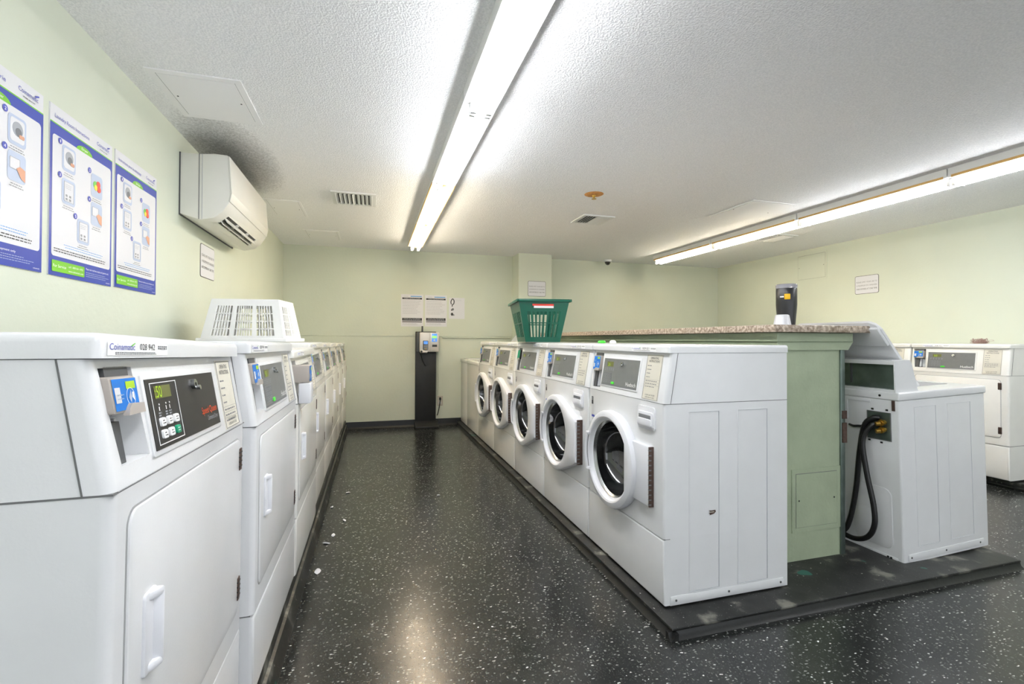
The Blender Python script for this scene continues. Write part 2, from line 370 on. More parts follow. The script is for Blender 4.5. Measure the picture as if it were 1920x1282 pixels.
# ------------------------------------------------------------------ shared machine bits
W, DP = .682, .62
def reader(t, zc, hc, sk, look='blue', lo=.5, out=.012):
    """card reader hanging in the recess of a console; zc = console base, hc = console height"""
    M = Matrix(((1, 0, 0, 0), (0, 1, sk, 0), (0, 0, 1, 0), (0, 0, 0, 1))); M = Matrix.Translation((0, 0, zc)) @ M
    a = MB(M); v0, v1 = hc * lo, hc * .86
    a.box(.024, .100, -out, .05, v0, v1, 'reader_grey' if look != 'green' else 'black', .004)
    a.box(.034, .1, .0, .04, v1, v1 + hc * .08, 'recess_dark')
    a.prism([(.05, v0 - .003), (.101, v0 - .003), (.101, v0 + .010), (.064, v0 + .012), (.055, v0 + .006)], -out - .005, -out + .002, 'reader_grey')
    o = a.build('card_reader', t)
    s = MB(M); y = -out - .0006
    s.flat(.028, .097, v0 + .004, v1 - .003, y, 'sticker_green' if look == 'green' else 'sticker_blue')
    if look != 'green':
        y2 = y - .0005
        s.flat(.064, .091, v1 - .017, v1 - .007, y2, 'lcd_green')
        s.flat(.031, .046, v0 + .014, v0 + .034, y2, 'paper')
        cx, cz = .074, v0 + (v1 - v0) * .42
        n = 24; L = [[(cx + r * math.cos(2 * PI * i / n), y2, cz + r * math.sin(2 * PI * i / n)) for i in range(n)] for r in (.0125, .0116)]
        s.loops(L, 'white')
        s.add([(cx - .006, y2, cz - .001), (cx - .001, y2, cz - .008), (cx + .003, y2, cz), (cx + .001, y2, cz + .009)], [(0, 1, 2, 3)], 'poster_pale')
        s.add([(cx + .004, y2, cz - .001), (cx + .010, y2, cz - .006), (cx + .01, y2, cz + .006), (cx + .005, y2, cz + .006)], [(0, 1, 2, 3)], 'white')
        s.lines(.036, .06, v1 - .024, .005, 2, y2, .0015, 'poster_pale', 3)
    else:
        s.box(.094, .108, y - .003, y, v0, v1, 'black')
    s.build('reader_sticker', o)
    return o
def console(t, zc, hc, sk, matn, brand='grey', look='blue', rd=True, has_reader=True, digits='19', lo=.5, rb=.07):
    """sloped console: shell with a real recess, panel, lcd, key lock, operating label, reader"""
    z0, z1 = zc, zc + hc; rec = hc * sk
    a = MB(); a.prism([(0, z0), (rec, z1), (DP, z1), (DP, z0)], .0015, W - .0015, matn, 'x', .014, 3,
                      lambda p, q: max(p.y, q.y) < rec + .01 and abs(p.x - q.x) < .001)
    o = a.build('console', t)
    M = Matrix.Translation((0, 0, zc)) @ Matrix(((1, 0, 0, 0), (0, 1, sk, 0), (0, 0, 1, 0), (0, 0, 0, 1)))
    c = MB(M); c.prism([(.02, hc * .93), (.112, hc * .93), (.122, hc * rb), (.036, hc * rb)], -.05, .055, 'recess_grey'); cut(o, c)
    r = MB(M)
    r.box(.034, .064, .006, .0545, hc * rb, hc * .5, 'recess_dark'); r.box(.066, .074, .012, .0545, hc * (rb + .02), hc * .52, 'recess_grey', .001)
    r.box(.078, .118, .030, .0545, hc * (rb + .01), hc * .5, 'recess_grey', .002)
    for iz in range(5):
        for ix in range(2): r.disc(.088 + ix * .016, hc * (rb + .06 + iz * .075), .0016, .0292, .0302, 'ink_grey', 6)
    r.build('coin_chute', o)
    # side seam between wrapper and console front
    sm = MB(M)
    for x in (.0008, W - .0008): sm.box(x - .0009, x + .0009, .030, .0315, 0, hc, 'seam')
    sm.box(.001, W - .001, .0, DP, -.0012, .0012, 'seam')
    sm.build('console_seam', o)
    # control panel
    x0, x1, v0, v1 = .137, .468, hc * .17, hc * .81
    if brand == 'dark': x0, x1 = .137, .472
    p = MB(M); p.rr(x0 - .008, x1 + .008, v0 - .008, v1 + .008, -.003, .002, .004, matn, .001)
    p.box(x0, x1, -.004, -.002, v0, v1, 'dark_panel' if brand == 'dark' else 'grey_panel')
    pan = p.build('control_panel', t); y = -.0046; k = (v1 - v0) / .12
    d = MB(M)
    if brand == 'dark':
        d.frame(x0 + .012, x0 + .118, v0 + .006, v1 - .006, .0012, y - .0006, y, 'white')
        d.flat(x0 + .026, x0 + .092, v1 - .035 * k, v1 - .013 * k, y, 'lcd_bg')
        d.text(':50', x0 + .027, v1 - .033 * k, y - .0006, .018, 'lcd_green', .026)
        for i, x in enumerate((.035, .062, .077)):
            d.disc(x0 + x, v1 - .045 * k, .0014, y - .0006, y, 'white', 8); d.flat(x0 + x - .002, x0 + x + .001, v1 - .056 * k, v1 - .049 * k, y, 'white')
            d.lines(x0 + x - .006, x0 + x + .007, v1 - .060 * k, .004, 3, y, .0022, 'ink_lt', i)
        lt = MB(M); lt.text('Speed Queen', x1 - .012, v0 + .032 * k, y, .013, 'orange', .094, 'r')
        lt2 = MB(M); lt2.text('Commercial Dryer', x1 - .012, v0 + .016 * k, y, .009, 'ink_lt', .066, 'r')
        d.build('panel_print', pan); lt.build('lettering', pan); lt2.build('lettering', pan)
        for i in range(3):
            for j in range(2):
                g = i == 2 and j == 0; bx, bz = x0 + .036 + i * .028, v0 + (.016 + j * .021) * k
                b = MB(M); b.rr(bx - .009, bx + .009, bz, bz + .013, y - .003, y + .001, .003, 'sticker_green' if g else 'white', .001)
                b.lines(bx - .006, bx + .006, bz + .009, .004, 2, y - .0034, .0015, 'ink' if not g else 'white', i)
                b.build('button', pan)
    else:
        d.flat(x0 + .034, x0 + .098, v1 - .036 * k, v1 - .014 * k, y, 'lcd_bg' if brand == 'grey' else 'black')
        d.text(digits, x0 + .044, v1 - .034 * k, y - .0006, .016, 'lcd_green', .024)
        for i in range(5): d.lines(x0 + .018 + .02 * i, x0 + .03 + .02 * i, v1 - .044 * k, .005, 3, y, .0018, 'ink_lt', i)
        for j in range(4):
            for i in range(4): d.frame(x0 + .014 + i * .021, x0 + .031 + i * .021, v0 + .014 + j * .012 * k, v0 + .023 + j * .012 * k, .0008, y - .0004, y, 'ink_lt')
        lt = MB(M); lt.text('Huebsch', x1 - .008, v0 + .010 * k, y - .0003, .018, 'white', .086, 'r'); lt.build('lettering', pan)
        d.flat(x0, x1, v0, v0 + .005 * k, y, 'ink_grey')
        d.build('panel_print', pan)
        b = MB(M); b.rr(x0 + .098, x0 + .128, v0 + .008, v0 + .020, y - .002, y + .001, .005, 'button_green', .001); b.build('button', pan)
    l = MB(M); kx, kz = (x0 + x1) / 2 + (.035 if brand == 'dark' else .018), v1 - .020 * k
    l.disc(kx, kz, .0095, y - .006, y + .001, 'steel', 18); l.disc(kx, kz, .0035, y - .0066, y - .004, 'black', 10); l.disc(kx + .002, kz - .006, .0045, y - .012, y - .005, 'steel', 10)
    l.build('key_lock', pan)
    # operating label
    x0, x1, v0, v1 = .517, .633, hc * .03, hc * .95
    if brand == 'washer': pass
    q = MB(M); q.box(x0, x1, -.0015, .001, v0, v1, 'label_beige')
    q.frame(x0 + .002, x1 - .002, v0 + .002, v1 - .002, .0012, -.0022, -.0015, 'ink_grey'); y = -.0021
    q.text('OPERATING', (x0 + x1) / 2, v1 - .018, y, .009, 'ink', .06, 'c'); q.text('INSTRUCTIONS', (x0 + x1) / 2, v1 - .031, y, .009, 'ink', .076, 'c')
    for i in range(4): q.lines(x0 + .012, x0 + .045, v1 - .046 - i * .016, .01, 1, y, .003, 'ink_grey', i)
    for i in range(3):
        q.flat(x0 + .006, x1 - .006, v1 - .104 - i * .012, v1 - .1035 - i * .012, y, 'ink_grey'); q.lines(x0 + .012, x1 - .012, v1 - .110 - i * .012, .01, 1, y, .003, 'ink_grey', i + 8)
    q.text('CLEAN LINT FILTER', (x0 + x1) / 2, v0 + .017, y, .006, 'ink', .07, 'c'); q.text('AFTER EACH LOAD', (x0 + x1) / 2, v0 + .007, y, .006, 'ink', .066, 'c')
    q.build('operating_label', t)
    if has_reader: reader(t, zc, hc, sk, look, lo, .008)
def cap(t, z, rec, matn, num='028 942', side=0, ink='ink_blue'):
    h = .032
    a = MB(); a.box(-.0005, W + .0005, rec - .014, DP + .003, z, z + h, matn, .012, 4, lambda p, q: not (abs(p.z - z) < 1e-5 and abs(q.z - z) < 1e-5) and not (p.y > .3 and q.y > .3))
    o = a.build('top_cap', t)
    # sticker on the rounded front face
    M = Matrix.Translation((side, 0, 0)); s = MB(M); y = rec - .0146; zz = z + .004
    s.flat(.065, .262, z + .0035, z + .0215, y, 'white'); y -= .0004
    s.text('Coinamatic', .07, zz + .007, y, .0085, ink, .072)
    s.add([(.13, y, zz + .013), (.142, y, zz + .0175), (.143, y, zz + .016), (.132, y, zz + .0115)], [(0, 1, 2, 3)], 'ink_green')
    s.text(num, .158, zz + .0075, y, .0088, 'ink', .052)
    s.lines(.222, .258, zz + .013, .003, 2, y, .0022, 'ink_grey', 5, 0)
    s.lines(.085, .25, zz + .0035, .002, 2, y, .0011, 'ink_grey', 3)
    s.build('asset_sticker', o)
    return o
def dryer(label, loc, rot, group, base, zs, zc, zl, matn='enamel', brand='grey', look='blue', num='028 942', boxed=False, side=.03, name='clothes_dryer'):
    """base = world height of its feet; zs, zc, zl = world heights of upper seam, cap and lower seam"""
    t = thing(name, label, 'dryer', (loc[0], loc[1], base), rot, group)
    zs, zc, zl = zs - base, zc - base, zl - base; hc = zc - zs; sk = .030 / hc
    fr = lambda p, q: p.y < .01 and q.y < .01 and abs(p.x - q.x) < .001
    b = MB(); b.box(.0015, W - .0015, 0, DP, zl, zs, matn, .014, 3, fr)
    b.box(.0015, W - .0015, .03, DP, 0, .012, 'black')
    b.build('cabinet', t)
    lp = MB(); lp.box(.0015, W - .0015, .0005, DP, .012, zl - .004, matn, .012, 3, lambda p, q: p.y < .01 and q.y < .01); lp.box(.004, W - .004, .01, DP - .01, zl - .005, zl + .001, 'seam'); lp.build('lower_panel', t)
    zt, zb = zs - .031, zl + .055
    d = MB(); d.rr(.042, .632, zb, zt, -.004, .004, .022, matn, .003); d.rr(.039, .635, zb - .003, zt + .003, -.0008, .004, .024, 'seam_light'); do = d.build('door', t)
    hz = zb + (zt - zb) * .42; h = MB()
    h.rr(.084, .124, hz, hz + .112, -.008, -.003, .006, 'plastic_white', .002)
    h.prism([(.109, -.004), (.120, -.004), (.120, -.019), (.115, -.018)], hz + .006, hz + .106, 'plastic_white', 'z', .002)
    for z in (hz + .001, hz + .099): h.prism([(.088, -.004), (.120, -.004), (.120, -.019), (.106, -.015)], z, z + .012, 'plastic_white', 'z', .003)
    h.build('handle', do)
    for z in (zt - .075, zb + .03):
        g = MB(); g.box(.618, .638, -.006, .002, z, z + .052, 'hinge_brown', .001)
        for i in range(4): g.box(.6165, .6395, -.0065, .002, z + .008 + i * .011, z + .011 + i * .011, 'black')
        g.build('hinge', do)
    console(t, zs + .001, hc - .002, sk, matn, brand, look, digits='50', has_reader=not boxed, lo=.57, rb=.17)
    cap(t, zc, .030, matn, num, side)
    if boxed:      # the older machine: reader housing bolted on in front of the console
        M = Matrix.Translation((0, 0, zs)); r = MB(M)
        r.box(.02, .09, -.040, .03, .085, .155, 'reader_grey', .004); r.box(.014, .100, -.046, .0, .0, .083, 'plastic_white', .006); o = r.build('card_reader', t)
        s = MB(M); s.flat(.024, .086, .09, .152, -.0408, 'sticker_blue'); s.flat(.06, .082, .132, .145, -.0414, 'lcd_green'); s.flat(.028, .042, .1, .12, -.0414, 'paper'); s.build('reader_sticker', o)
    return t
def copy_tree(o, parent=None):
    c = o.copy(); COL.objects.link(c); c.parent = parent
    for ch in list(o.children): copy_tree(ch, c)
    return c

# ------------------------------------------------------------------ the dryers along the left wall
GD = 'dryers in a row along the left wall'
d1 = dryer('white dryer nearest the camera with a dark control panel and large blue card reader', (-.302, .669), RL, GD, .185, .918, 1.086, .42, 'enamel', 'dark', side=-.05)
d1.rotation_euler = (0, .030, RL + .012); d1.scale = (.953, 1, 1)
d2 = dryer('white dryer with a grey control panel, second in the row from the camera', (-.289, 1.36), RL, GD, .168, .880, 1.073, .397, 'enamel', num='028 944', side=-.05)
d2.rotation_euler = (0, .012, RL)
dryer('slightly lower cream dryer with a boxy card reader sticking out in front', (-.284, 2.05), RL, GD, .156, .850, 1.035, .398, 'enamel_warm', num='028 941', boxed=True)
d4 = dryer('cream dryer just beyond the one with the protruding reader box', (-.304, 2.74), RL, GD, .142, .862, 1.06, .36, 'enamel_warm', num='028 943')
for i, (x, lb) in enumerate(((-.308, 'cream dryer in the middle of the left row, fourth from the back wall'), (-.312, 'cream dryer third from the back wall in the left row'),
                             (-.312, 'cream dryer next to last before the back wall in the left row'), (-.308, 'cream dryer at the far end of the left row against the back wall'))):
    c = copy_tree(d4); c.location = (x, 3.43 + .69 * i, (.136, .13, .124, .12)[i]); c['label'] = lb

# ------------------------------------------------------------------ front loading washers on the island
def washer(label, y_near, group, digits='26', num='028 821', plate=False, look='blue', end=False, matn='enamel', x=1.12, blue=True):
    base = .042; t = thing('front_load_washer', label, 'washing machine', (x, y_near + .685, base), RR, group)
    zs, zc, zl = .853 - base, 1.06 - base, .315 - base; fr = lambda p, q: p.y < .01 and q.y < .01 and abs(p.x - q.x) < .001
    b = MB(); b.box(.0015, W - .0015, 0, DP, zl, zs, matn, .012, 3, fr); b.box(.0015, W - .0015, .03, DP, .006, zl, matn)
    for fx in (.04, W - .04):
        for fy in (.06, DP - .05): b.tube([(fx, fy, 0), (fx, fy, .008)], .02, 'black')
    cb = b.build('cabinet', t)
    CX, CZ, R0 = .281, .545 - base, .229
    c = MB(); n = 40; c.prism([(CX + .180 * math.cos(2 * PI * i / n), CZ + .180 * math.sin(2 * PI * i / n)) for i in range(n)], -.05, .16, 'black'); cut(cb, c)
    lp = MB(); lp.box(.0015, W - .0015, -.001, .03, .008, zl - .003, matn, .01, 3, lambda p, q: p.y < .01 and q.y < .01)
    lp.box(.003, W - .003, .006, .03, zl - .004, zl + .002, 'seam'); lp.box(.2, .22, -.0015, .001, .012, .016, 'black'); lp.build('lower_panel', t)
    console(t, zs + .001, zc - zs - .002, .035 / (zc - zs), matn, 'grey', look, digits=digits)
    cap(t, zc, .035, matn, num, side=.335)
    s = MB(); s.flat(.035, .053, .775 - base, .815 - base, -.0008, 'ink'); s.lines(.037, .051, .81 - base, .006, 3, -.0012, .002, 'white', 2)
    if blue: s.flat(.034, .068, .708 - base, .72 - base, -.0008, 'ink_blue'); s.lines(.036, .066, .702 - base, .005, 2, -.0008, .002, 'ink_lt', 4)
    s.build('front_sticker', t)
    # drum with dark door glass
    N_ = 56; ang = [2 * PI * i / N_ for i in range(N_)]
    HX, HZ0, HZ1 = .602, CZ - .122, CZ + .122
    def outer(a):
        ca, sa = math.cos(a), math.sin(a)
        if plate: return R0
        # convex hull of circle and hinge edge: farthest crossing of the tangents
        best = R0
        for zz in (HZ1 - CZ, HZ0 - CZ):
            px, pz = HX - CX, zz; L = math.hypot(px, pz); al = math.acos(R0 / L); base_a = math.atan2(pz, px)
            ta = base_a + al * (1 if zz > 0 else -1); tx, tz = R0 * math.cos(ta), R0 * math.sin(ta)
            # intersect ray with segment tangent point to corner
            dx, dz = px - tx, pz - tz; den = ca * dz - sa * dx
            if abs(den) > 1e-9:
                k = (tx * dz - tz * dx) / den; u = (tx * sa - tz * ca) / den
                if k > 0 and 0 <= u <= 1: best = max(best, k)
        if ca > 0:
            k = (HX - CX) / ca
            if HZ0 - CZ <= k * sa <= HZ1 - CZ: best = max(best, k)
        return best
    ro = [outer(a) for a in ang]
    ring = lambda f, y: [(CX + f(i) * math.cos(a), y, CZ + f(i) * math.sin(a)) for i, a in enumerate(ang)]
    d = MB()
    d.loops([ring(lambda i: ro[i] - .004, .002), ring(lambda i: ro[i], -.008), ring(lambda i: ro[i], -.032), ring(lambda i: ro[i] - .004, -.040), ring(lambda i: ro[i] - .014, -.045),
             ring(lambda i: .200, -.047), ring(lambda i: .193, -.043), ring(lambda i: .190, -.034), ring(lambda i: .186, -.028), ring(lambda i: .180, -.024)], 'plastic_white')
    if plate: d.box(.40, .606, -.021, .001, HZ0 - .003, HZ1 + .003, 'plastic_white', .006)
    do = d.build('door', t)
    g = MB(); g.loops([ring(lambda i: .1815, -.025), ring(lambda i: .177, -.021), ring(lambda i: .170, -.010)], 'steel'); g.build('glass_ring', do)
    g = MB(); g.loops([ring(lambda i: r, y) for r, y in ((.171, -.012), (.166, .02), (.154, .06), (.12, .09), (.075, .108), (.03, .114))], 'glass_dark', False, True); g.build('door_glass', do)
    g = MB()
    hl = [[(CX + r * math.cos(a), y, CZ + r * math.sin(a)) for a in [PI - .42 + .84 * i / 10 for i in range(11)]] for r, y in ((.226, -.038), (.228, -.052), (.218, -.056), (.206, -.052), (.204, -.04))]
    g.loops(hl, 'plastic_white', closed=False)
    for a in (PI - .44, PI + .44): g.box(CX + .214 * math.cos(a) - .014, CX + .214 * math.cos(a) + .02, -.054, -.038, CZ + .214 * math.sin(a) - .006, CZ + .214 * math.sin(a) + .006, 'plastic_white', .003)
    g.loops([[(CX + r * math.cos(a), -.0476, CZ + r * math.sin(a)) for a in [PI - .4 + .8 * i / 10 for i in range(11)]] for r in (.205, .198)], 'ink_grey', closed=False)
    g.build('handle', do)
    hd = -.021 if plate else -.032
    h = MB(); h.box(.602, .610, hd, .002, HZ0 - .002, HZ1 + .002, 'hinge_brown', .001)
    for i in range(12): h.box(.6015, .6105, hd - .0005, hd * .55, HZ0 + .006 + i * .0203, HZ0 + .011 + i * .0203, 'seam')
    h.build('hinge', do)
    # soap drawer
    s = MB(); z0, z1 = .735 - base, .832 - base; s.rr(.492, .624, z0, z1, -.006, .002, .014, 'plastic_white', .002); s.rr(.5, .616, z0 + .008, z1 - .022, -.011, -.004, .012, 'plastic_white', .003)
    s.box(.512, .602, -.0118, -.008, z0 + .045, z0 + .062, 'ink_grey', .001); s.rr(.506, .610, z0 + .014, z0 + .046, -.017, -.009, .01, 'plastic_white', .003); s.build('soap_drawer', t)
    if end:
        r = MB()
        for a, e in ((.117, .265), (.357, .513)):
            r.M = Matrix(((0, -1, 0, W), (1, 0, 0, 0), (0, 0, 1, 0), (0, 0, 0, 1)))
            r.frame(a, e, .0908 - base, .8212 - base, .002, -.0008, .002, matn); r.frame(a + .002, e - .002, .0928 - base, .8192 - base, .0008, -.0002, .002, 'ink_lt')
        r.rr(.03, .60, .052 - base, .085 - base, -.0006, .002, .006, matn, .0012); r.frame(.029, .601, .051 - base, .0862 - base, .0012, .0008, .0021, 'recess_grey')
        for q in (.055, .31, .58): r.disc(q, .068 - base, .005, -.003, .0, 'steel', 8)
        r.build('side_panel', t)
        k = MB(r.M); k.add([(.212, -.0008, .412 - base), (.226, -.0008, .411 - base), (.244, -.0008, .412 - base), (.246, -.0008, .404 - base), (.238, -.0008, .397 - base), (.23, -.0008, .395 - base), (.215, -.0008, .392 - base), (.218, -.0008, .398 - base), (.21, -.0008, .40 - base), (.222, -.0008, .404 - base)], [tuple(range(10))], 'hinge_brown')
        k.flat(.214, .238, .403 - base, .406 - base, -.0012, 'label_beige'); k.build('torn_tape', t)
    return t
GW = 'front loading washers in a row on the island platform'
YW = 1.637
washer('front loading washer nearest the camera with its whole side panel showing', YW, GW, '26', '029 021', True, 'blue', True)
w2 = washer('front loading washer second from the camera with a blue card reader', YW + .69, GW, '26', '029 023')
washer('front loading washer with a green card reader, third from the camera under the green basket', YW + 1.38, GW, '26', '029 024', look='green')
w4 = washer('front loading washer just beyond the one with the green card reader', YW + 2.07, GW, '26', '029 025', matn='enamel_warm')
w5 = copy_tree(w4); w5.location.y += .69; w5['label'] = 'front loading washer farthest from the camera, beside the top loading washers'

# ------------------------------------------------------------------ top loading washers
def top_loader(label, loc, rot, group, opened=True, back=False, tilt=0, matn='enamel', wd=.66, dp=.615, base=.042, h=.84, simple=False):
    t = thing('top_load_washer', label, 'washing machine', (loc[0], loc[1], base), rot, group); t.rotation_euler[1] = tilt
    b = MB(); b.box(.004, wd - .004, .004, dp, .012, h - .04, matn, .01, 3, lambda p, q: abs(p.x - q.x) < .001 and abs(p.y - q.y) < .001)
    for fx in (.05, wd - .05):
        for fy in (.05, dp - .06): b.tube([(fx, fy, 0), (fx, fy, .014)], .02, 'black')
    cb = b.build('cabinet', t)
    s = MB(); s.box(0, wd, -.004, dp + .004, h - .04, h, matn, .008, 3)
    top = s.build('top_panel', t)
    c = MB(); c.box(wd * .19, wd * .86, .05, .40, h - .1, h + .05, matn, .03, 3, lambda p, q: abs(p.x - q.x) < .001 and abs(p.y - q.y) < .001); cut(top, c)
    tb = MB(); n = 28; cx, cy = wd * .525, .225
    tb.loops([[(cx + r * math.cos(2 * PI * i / n), cy + r * .86 * math.sin(2 * PI * i / n), z) for i in range(n)] for r, z in ((wd * .30, h - .045), (wd * .28, h - .06), (wd * .27, h - .16))], 'recess_grey', False, True); tb.build('tub', t)
    cn = MB(); z1 = h + .155
    P = [(dp - .155, h), (dp - .112, z1 - .01), (dp - .10, z1), (dp - .004, z1), (dp, z1 - .006), (dp, h)]
    cn.prism(P, .018, .024, matn, 'x'); cn.prism(P, wd - .024, wd - .018, matn, 'x')
    cn.prism([(dp - .155, h), (dp - .112, z1 - .01), (dp - .108, z1 - .014), (dp - .150, h)], .024, wd - .024, matn, 'x')
    cn.prism([(dp - .112, z1 - .01), (dp - .10, z1), (dp - .004, z1), (dp, z1 - .006), (dp, z1 - .02), (dp - .006, z1 - .02), (dp - .006, z1 - .008), (dp - .1, z1 - .008)], .024, wd - .024, matn, 'x')
    co = cn.build('console', t)
    g = MB(); g.box(.025, wd - .025, dp - .03, dp - .027, h + .001, z1 - .012, 'galv'); g.box(.024, wd - .024, dp - .03, dp - .004, h, h + .012, matn)
    g.box(.25, .262, dp - .033, dp - .024, h + .03, z1 - .012, 'recess_dark'); g.disc(.09, h - .02, .006, dp + .0035, dp + .006, 'black', 8) ; g.build('console_back', co)
    p = MB(Matrix.Translation((0, dp - .155, h)) @ Matrix(((1, 0, 0, 0), (0, 1, .043 / .145, 0), (0, 0, 1, 0), (0, 0, 0, 1))))
    p.box(wd * .25, wd * .7, -.003, 0, .03, .12, 'grey_panel'); p.box(wd * .1, wd * .2, -.004, 0, .06, .12, 'sticker_blue'); p.build('control_panel', t)
    if opened:
        # lid leaning back over the console: hinge line at y = yh
        yh, L, th = dp - .232, .435, math.radians(39.5)
        M = Matrix.Translation((0, yh, h + .006)) @ Matrix.Rotation(-th, 4, 'X')
        l = MB(M); x0, x1 = .07, .555     # local lid: x across, z up along the lid, y thickness
        pr = [(x0, .0), (x1, .0), (x1, L - .05), (x1 - .012, L - .018), (x1 - .04, L), (x0 + .04, L), (x0 + .012, L - .018), (x0, L - .05)]
        l.prism(pr, -.02, -.004, matn, 'y', .004); l.box(x0 + .002, x1 - .002, -.008, .012, L * .66, L - .03, matn, .008); l.box(x0 + .03, x1 - .03, -.023, -.018, .03, L - .05, 'recess_grey', .006)
        l.build('lid', t)
    else:
        l = MB(); l.box(wd * .16, wd * .89, .03, .42, h - .002, h + .012, matn, .008, 3); l.build('lid', t)
    if back:
        k = MB(Matrix(((-1, 0, 0, 0), (0, -1, 0, dp), (0, 0, 1, 0), (0, 0, 0, 1))))   # x to the left seen from behind; use negative x
        k.box(-.155, -.045, -.002, .002, .60, .735, 'galv'); k.frame(-.158, -.042, .597, .738, .003, -.004, 0, 'seam')
        for (a, e) in ((-.06, .75), (-.13, .748), (-.09, .585), (-.15, .588)): k.box(a - .005, a + .005, -.004, 0, e - .004, e + .004, 'black')
        k.build('valve_plate', t)
        for z in (.688, .652):
            v = MB(k.M); v.tube([(-.075, 0, z), (-.075, -.03, z - .004)], .013, 'brass', 10); v.tube([(-.075, -.014, z), (-.075, -.022, z)], .017, 'brass', 6); v.tube([(-.075, -.03, z - .004), (-.085, -.045, z - .006)], .011, 'brass', 10); v.build('water_valve', t)
        e = MB(k.M)
        e.prism([(-.33, .76), (-.30, .76), (-.30, .68), (-.26, .68), (-.26, .78), (-.14, .78), (-.14, .795), (-.275, .795), (-.33, .795)], -.004, .002, matn, 'y', .0015)
        e.rr(-.24, -.05, .06, .36, -.004, .002, .04, matn, .002); e.rr(-.22, -.13, .11, .24, -.007, .0, .03, matn, .002); e.rr(-.62, -.29, .05, .74, -.003, .002, .01, matn, .001)
        e.rr(-.60, -.03, .006, .03, -.003, .002, .005, matn, .001); e.box(-.035, -.022, -.005, .0, .75, .80, 'hinge_brown')
        for a in (-.06, -.075): e.disc(a, .022, .005, -.005, 0, 'black', 8)
        e.build('back_panel', t)
        c = MB(k.M); c.tube(smooth([(-.255, 0, .648), (-.225, -.012, .646), (-.20, -.014, .650), (-.18, -.006, .652)]), .006, 'black'); c.build('cord_clip', t)
        r = MB(Matrix(((0, 1, 0, 0), (-1, 0, 0, dp), (0, 0, 1, 0), (0, 0, 0, 1))))   # the near side, x measured from the back
        for a, b_ in ((.10, .25), (.33, .50)):
            r.frame(a, b_, .0838, .7662, .002, .0028, .0048, matn); r.frame(a + .002, b_ - .002, .0858, .7642, .0008, .0034, .0048, 'ink_lt')
        r.rr(.03, .57, .022, .055, .002, .0045, .006, matn, .001); r.frame(.029, .571, .021, .0562, .0012, .0035, .0048, 'recess_grey')
        for q in (.05, .29, .54): r.disc(q, .038, .005, .001, .004, 'steel', 8)
        r.build('side_panel', t)
    return t
t2 = top_loader('top loading washer seen from behind, lid open, black hoses looping at its back', (3.075, 1.665), RL, 'top loading washers', True, True, 0)
t2.rotation_euler = (0, 0, 0); t2.matrix_world = Matrix.Translation((3.08, 1.652, .045)) @ Matrix.Rotation(math.radians(-2.2), 4, 'Y') @ Matrix.Rotation(RL, 4, 'Z')
GT = 'top loading washers at the end of the island row'
ta = top_loader('top loading washer with its lid raised, beside the farthest front loader', (1.12, 5.76), RR, GT, True, matn='enamel_warm', h=.82)
tb = top_loader('top loading washer in the corner against the back wall', (1.12, 6.175), RR, GT, False, matn='enamel_warm', h=.82, wd=.41)
# hoses
def hose(name, pts, label):
    o = MB().tube(smooth(pts, 7), .0125, 'rubber', 10).build(name); return tag(o, label, 'hose', 'water hoses behind the top loading washer')
hose('water_hose', [(2.435, 1.745, .728), (2.42, 1.77, .724), (2.41, 1.805, .68), (2.41, 1.83, .54), (2.41, 1.85, .34), (2.40, 1.875, .18), (2.39, 1.905, .11), (2.37, 1.96, .095), (2.36, 2.03, .10)], 'outer black rubber hose curving down from the upper brass valve')
hose('water_hose', [(2.435, 1.745, .692), (2.41, 1.765, .69), (2.385, 1.795, .61), (2.385, 1.775, .45), (2.385, 1.742, .30), (2.385, 1.738, .20), (2.385, 1.775, .128), (2.38, 1.845, .098), (2.37, 1.92, .12), (2.35, 2.0, .2)], 'black rubber hose looping low from the lower brass valve')

# ------------------------------------------------------------------ dryers on the right wall
GR = 'dryers along the right wall'
dr = dryer('white dryer with a grey control panel at the near end of the right wall row', (4.574, 3.02), RR, GR, .054, .852, 1.06, .325, 'enamel_warm', num='028 921')
dq = copy_tree(dr); dq.location.y = 3.71; dq['label'] = 'white dryer on the right wall half hidden behind the open washer lid'
dq = copy_tree(dr); dq.location.y = 4.40; dq['label'] = 'dryer farther along the right wall behind the partition counter'

# ------------------------------------------------------------------ wall unit air conditioner
t = thing('wall_air_conditioner', 'cream wall mounted air conditioner above the dryers near the ceiling', 'air conditioner', (XW, 3.02, 1.78), RL)
L_ = .965     # local: x along the wall, y negative = out of the wall, z up
prof = [(0, .03), (0, .365), (-.10, .367), (-.17, .376), (-.232, .374), (-.244, .366), (-.258, .16), (-.244, .10), (-.214, .05), (-.17, .012), (-.10, -.004), (0, .026)]
b = MB(); b.prism(prof, 0, L_, 'ac_white', 'x', .006, 2, lambda p, q: abs(p.x - q.x) < .001); bo = b.build('housing', t)
c = MB(); c.M = Matrix.Translation((0, -.196, .012)) @ Matrix.Rotation(math.radians(-28), 4, 'X'); c.box(.11, L_ - .17, -.034, .034, -.06, .055, 'black'); cut(bo, c)
g = MB(); g.M = c.M.copy(); g.box(.105, L_ - .165, -.036, .036, .028, .034, 'black')
for y in (-.013, .013): g.box(.11, L_ - .17, y - .0025, y + .0025, -.004, .03, 'ac_white')
for i in range(2): g.box(.32 + i * .24, .323 + i * .24, -.034, .034, .012, .03, 'ac_white')
g.build('air_louver', t)
p = MB(); p.prism([(-.2455, .368), (-.2605, .160), (-.2505, .11), (-.2440, .112), (-.252, .16), (-.2385, .366)], -.002, L_ + .002, 'ac_white', 'x', .001); p.build('front_panel', t)
s = MB(); s.box(-.0012, 0.0, -.098, -.094, 0.0, .367, 'seam'); s.box(-.0012, .0, -.112, -.110, 0, .367, 'ink_lt'); s.text('LG', .86, .085, -.246, .012, 'ink_lt') if False else None
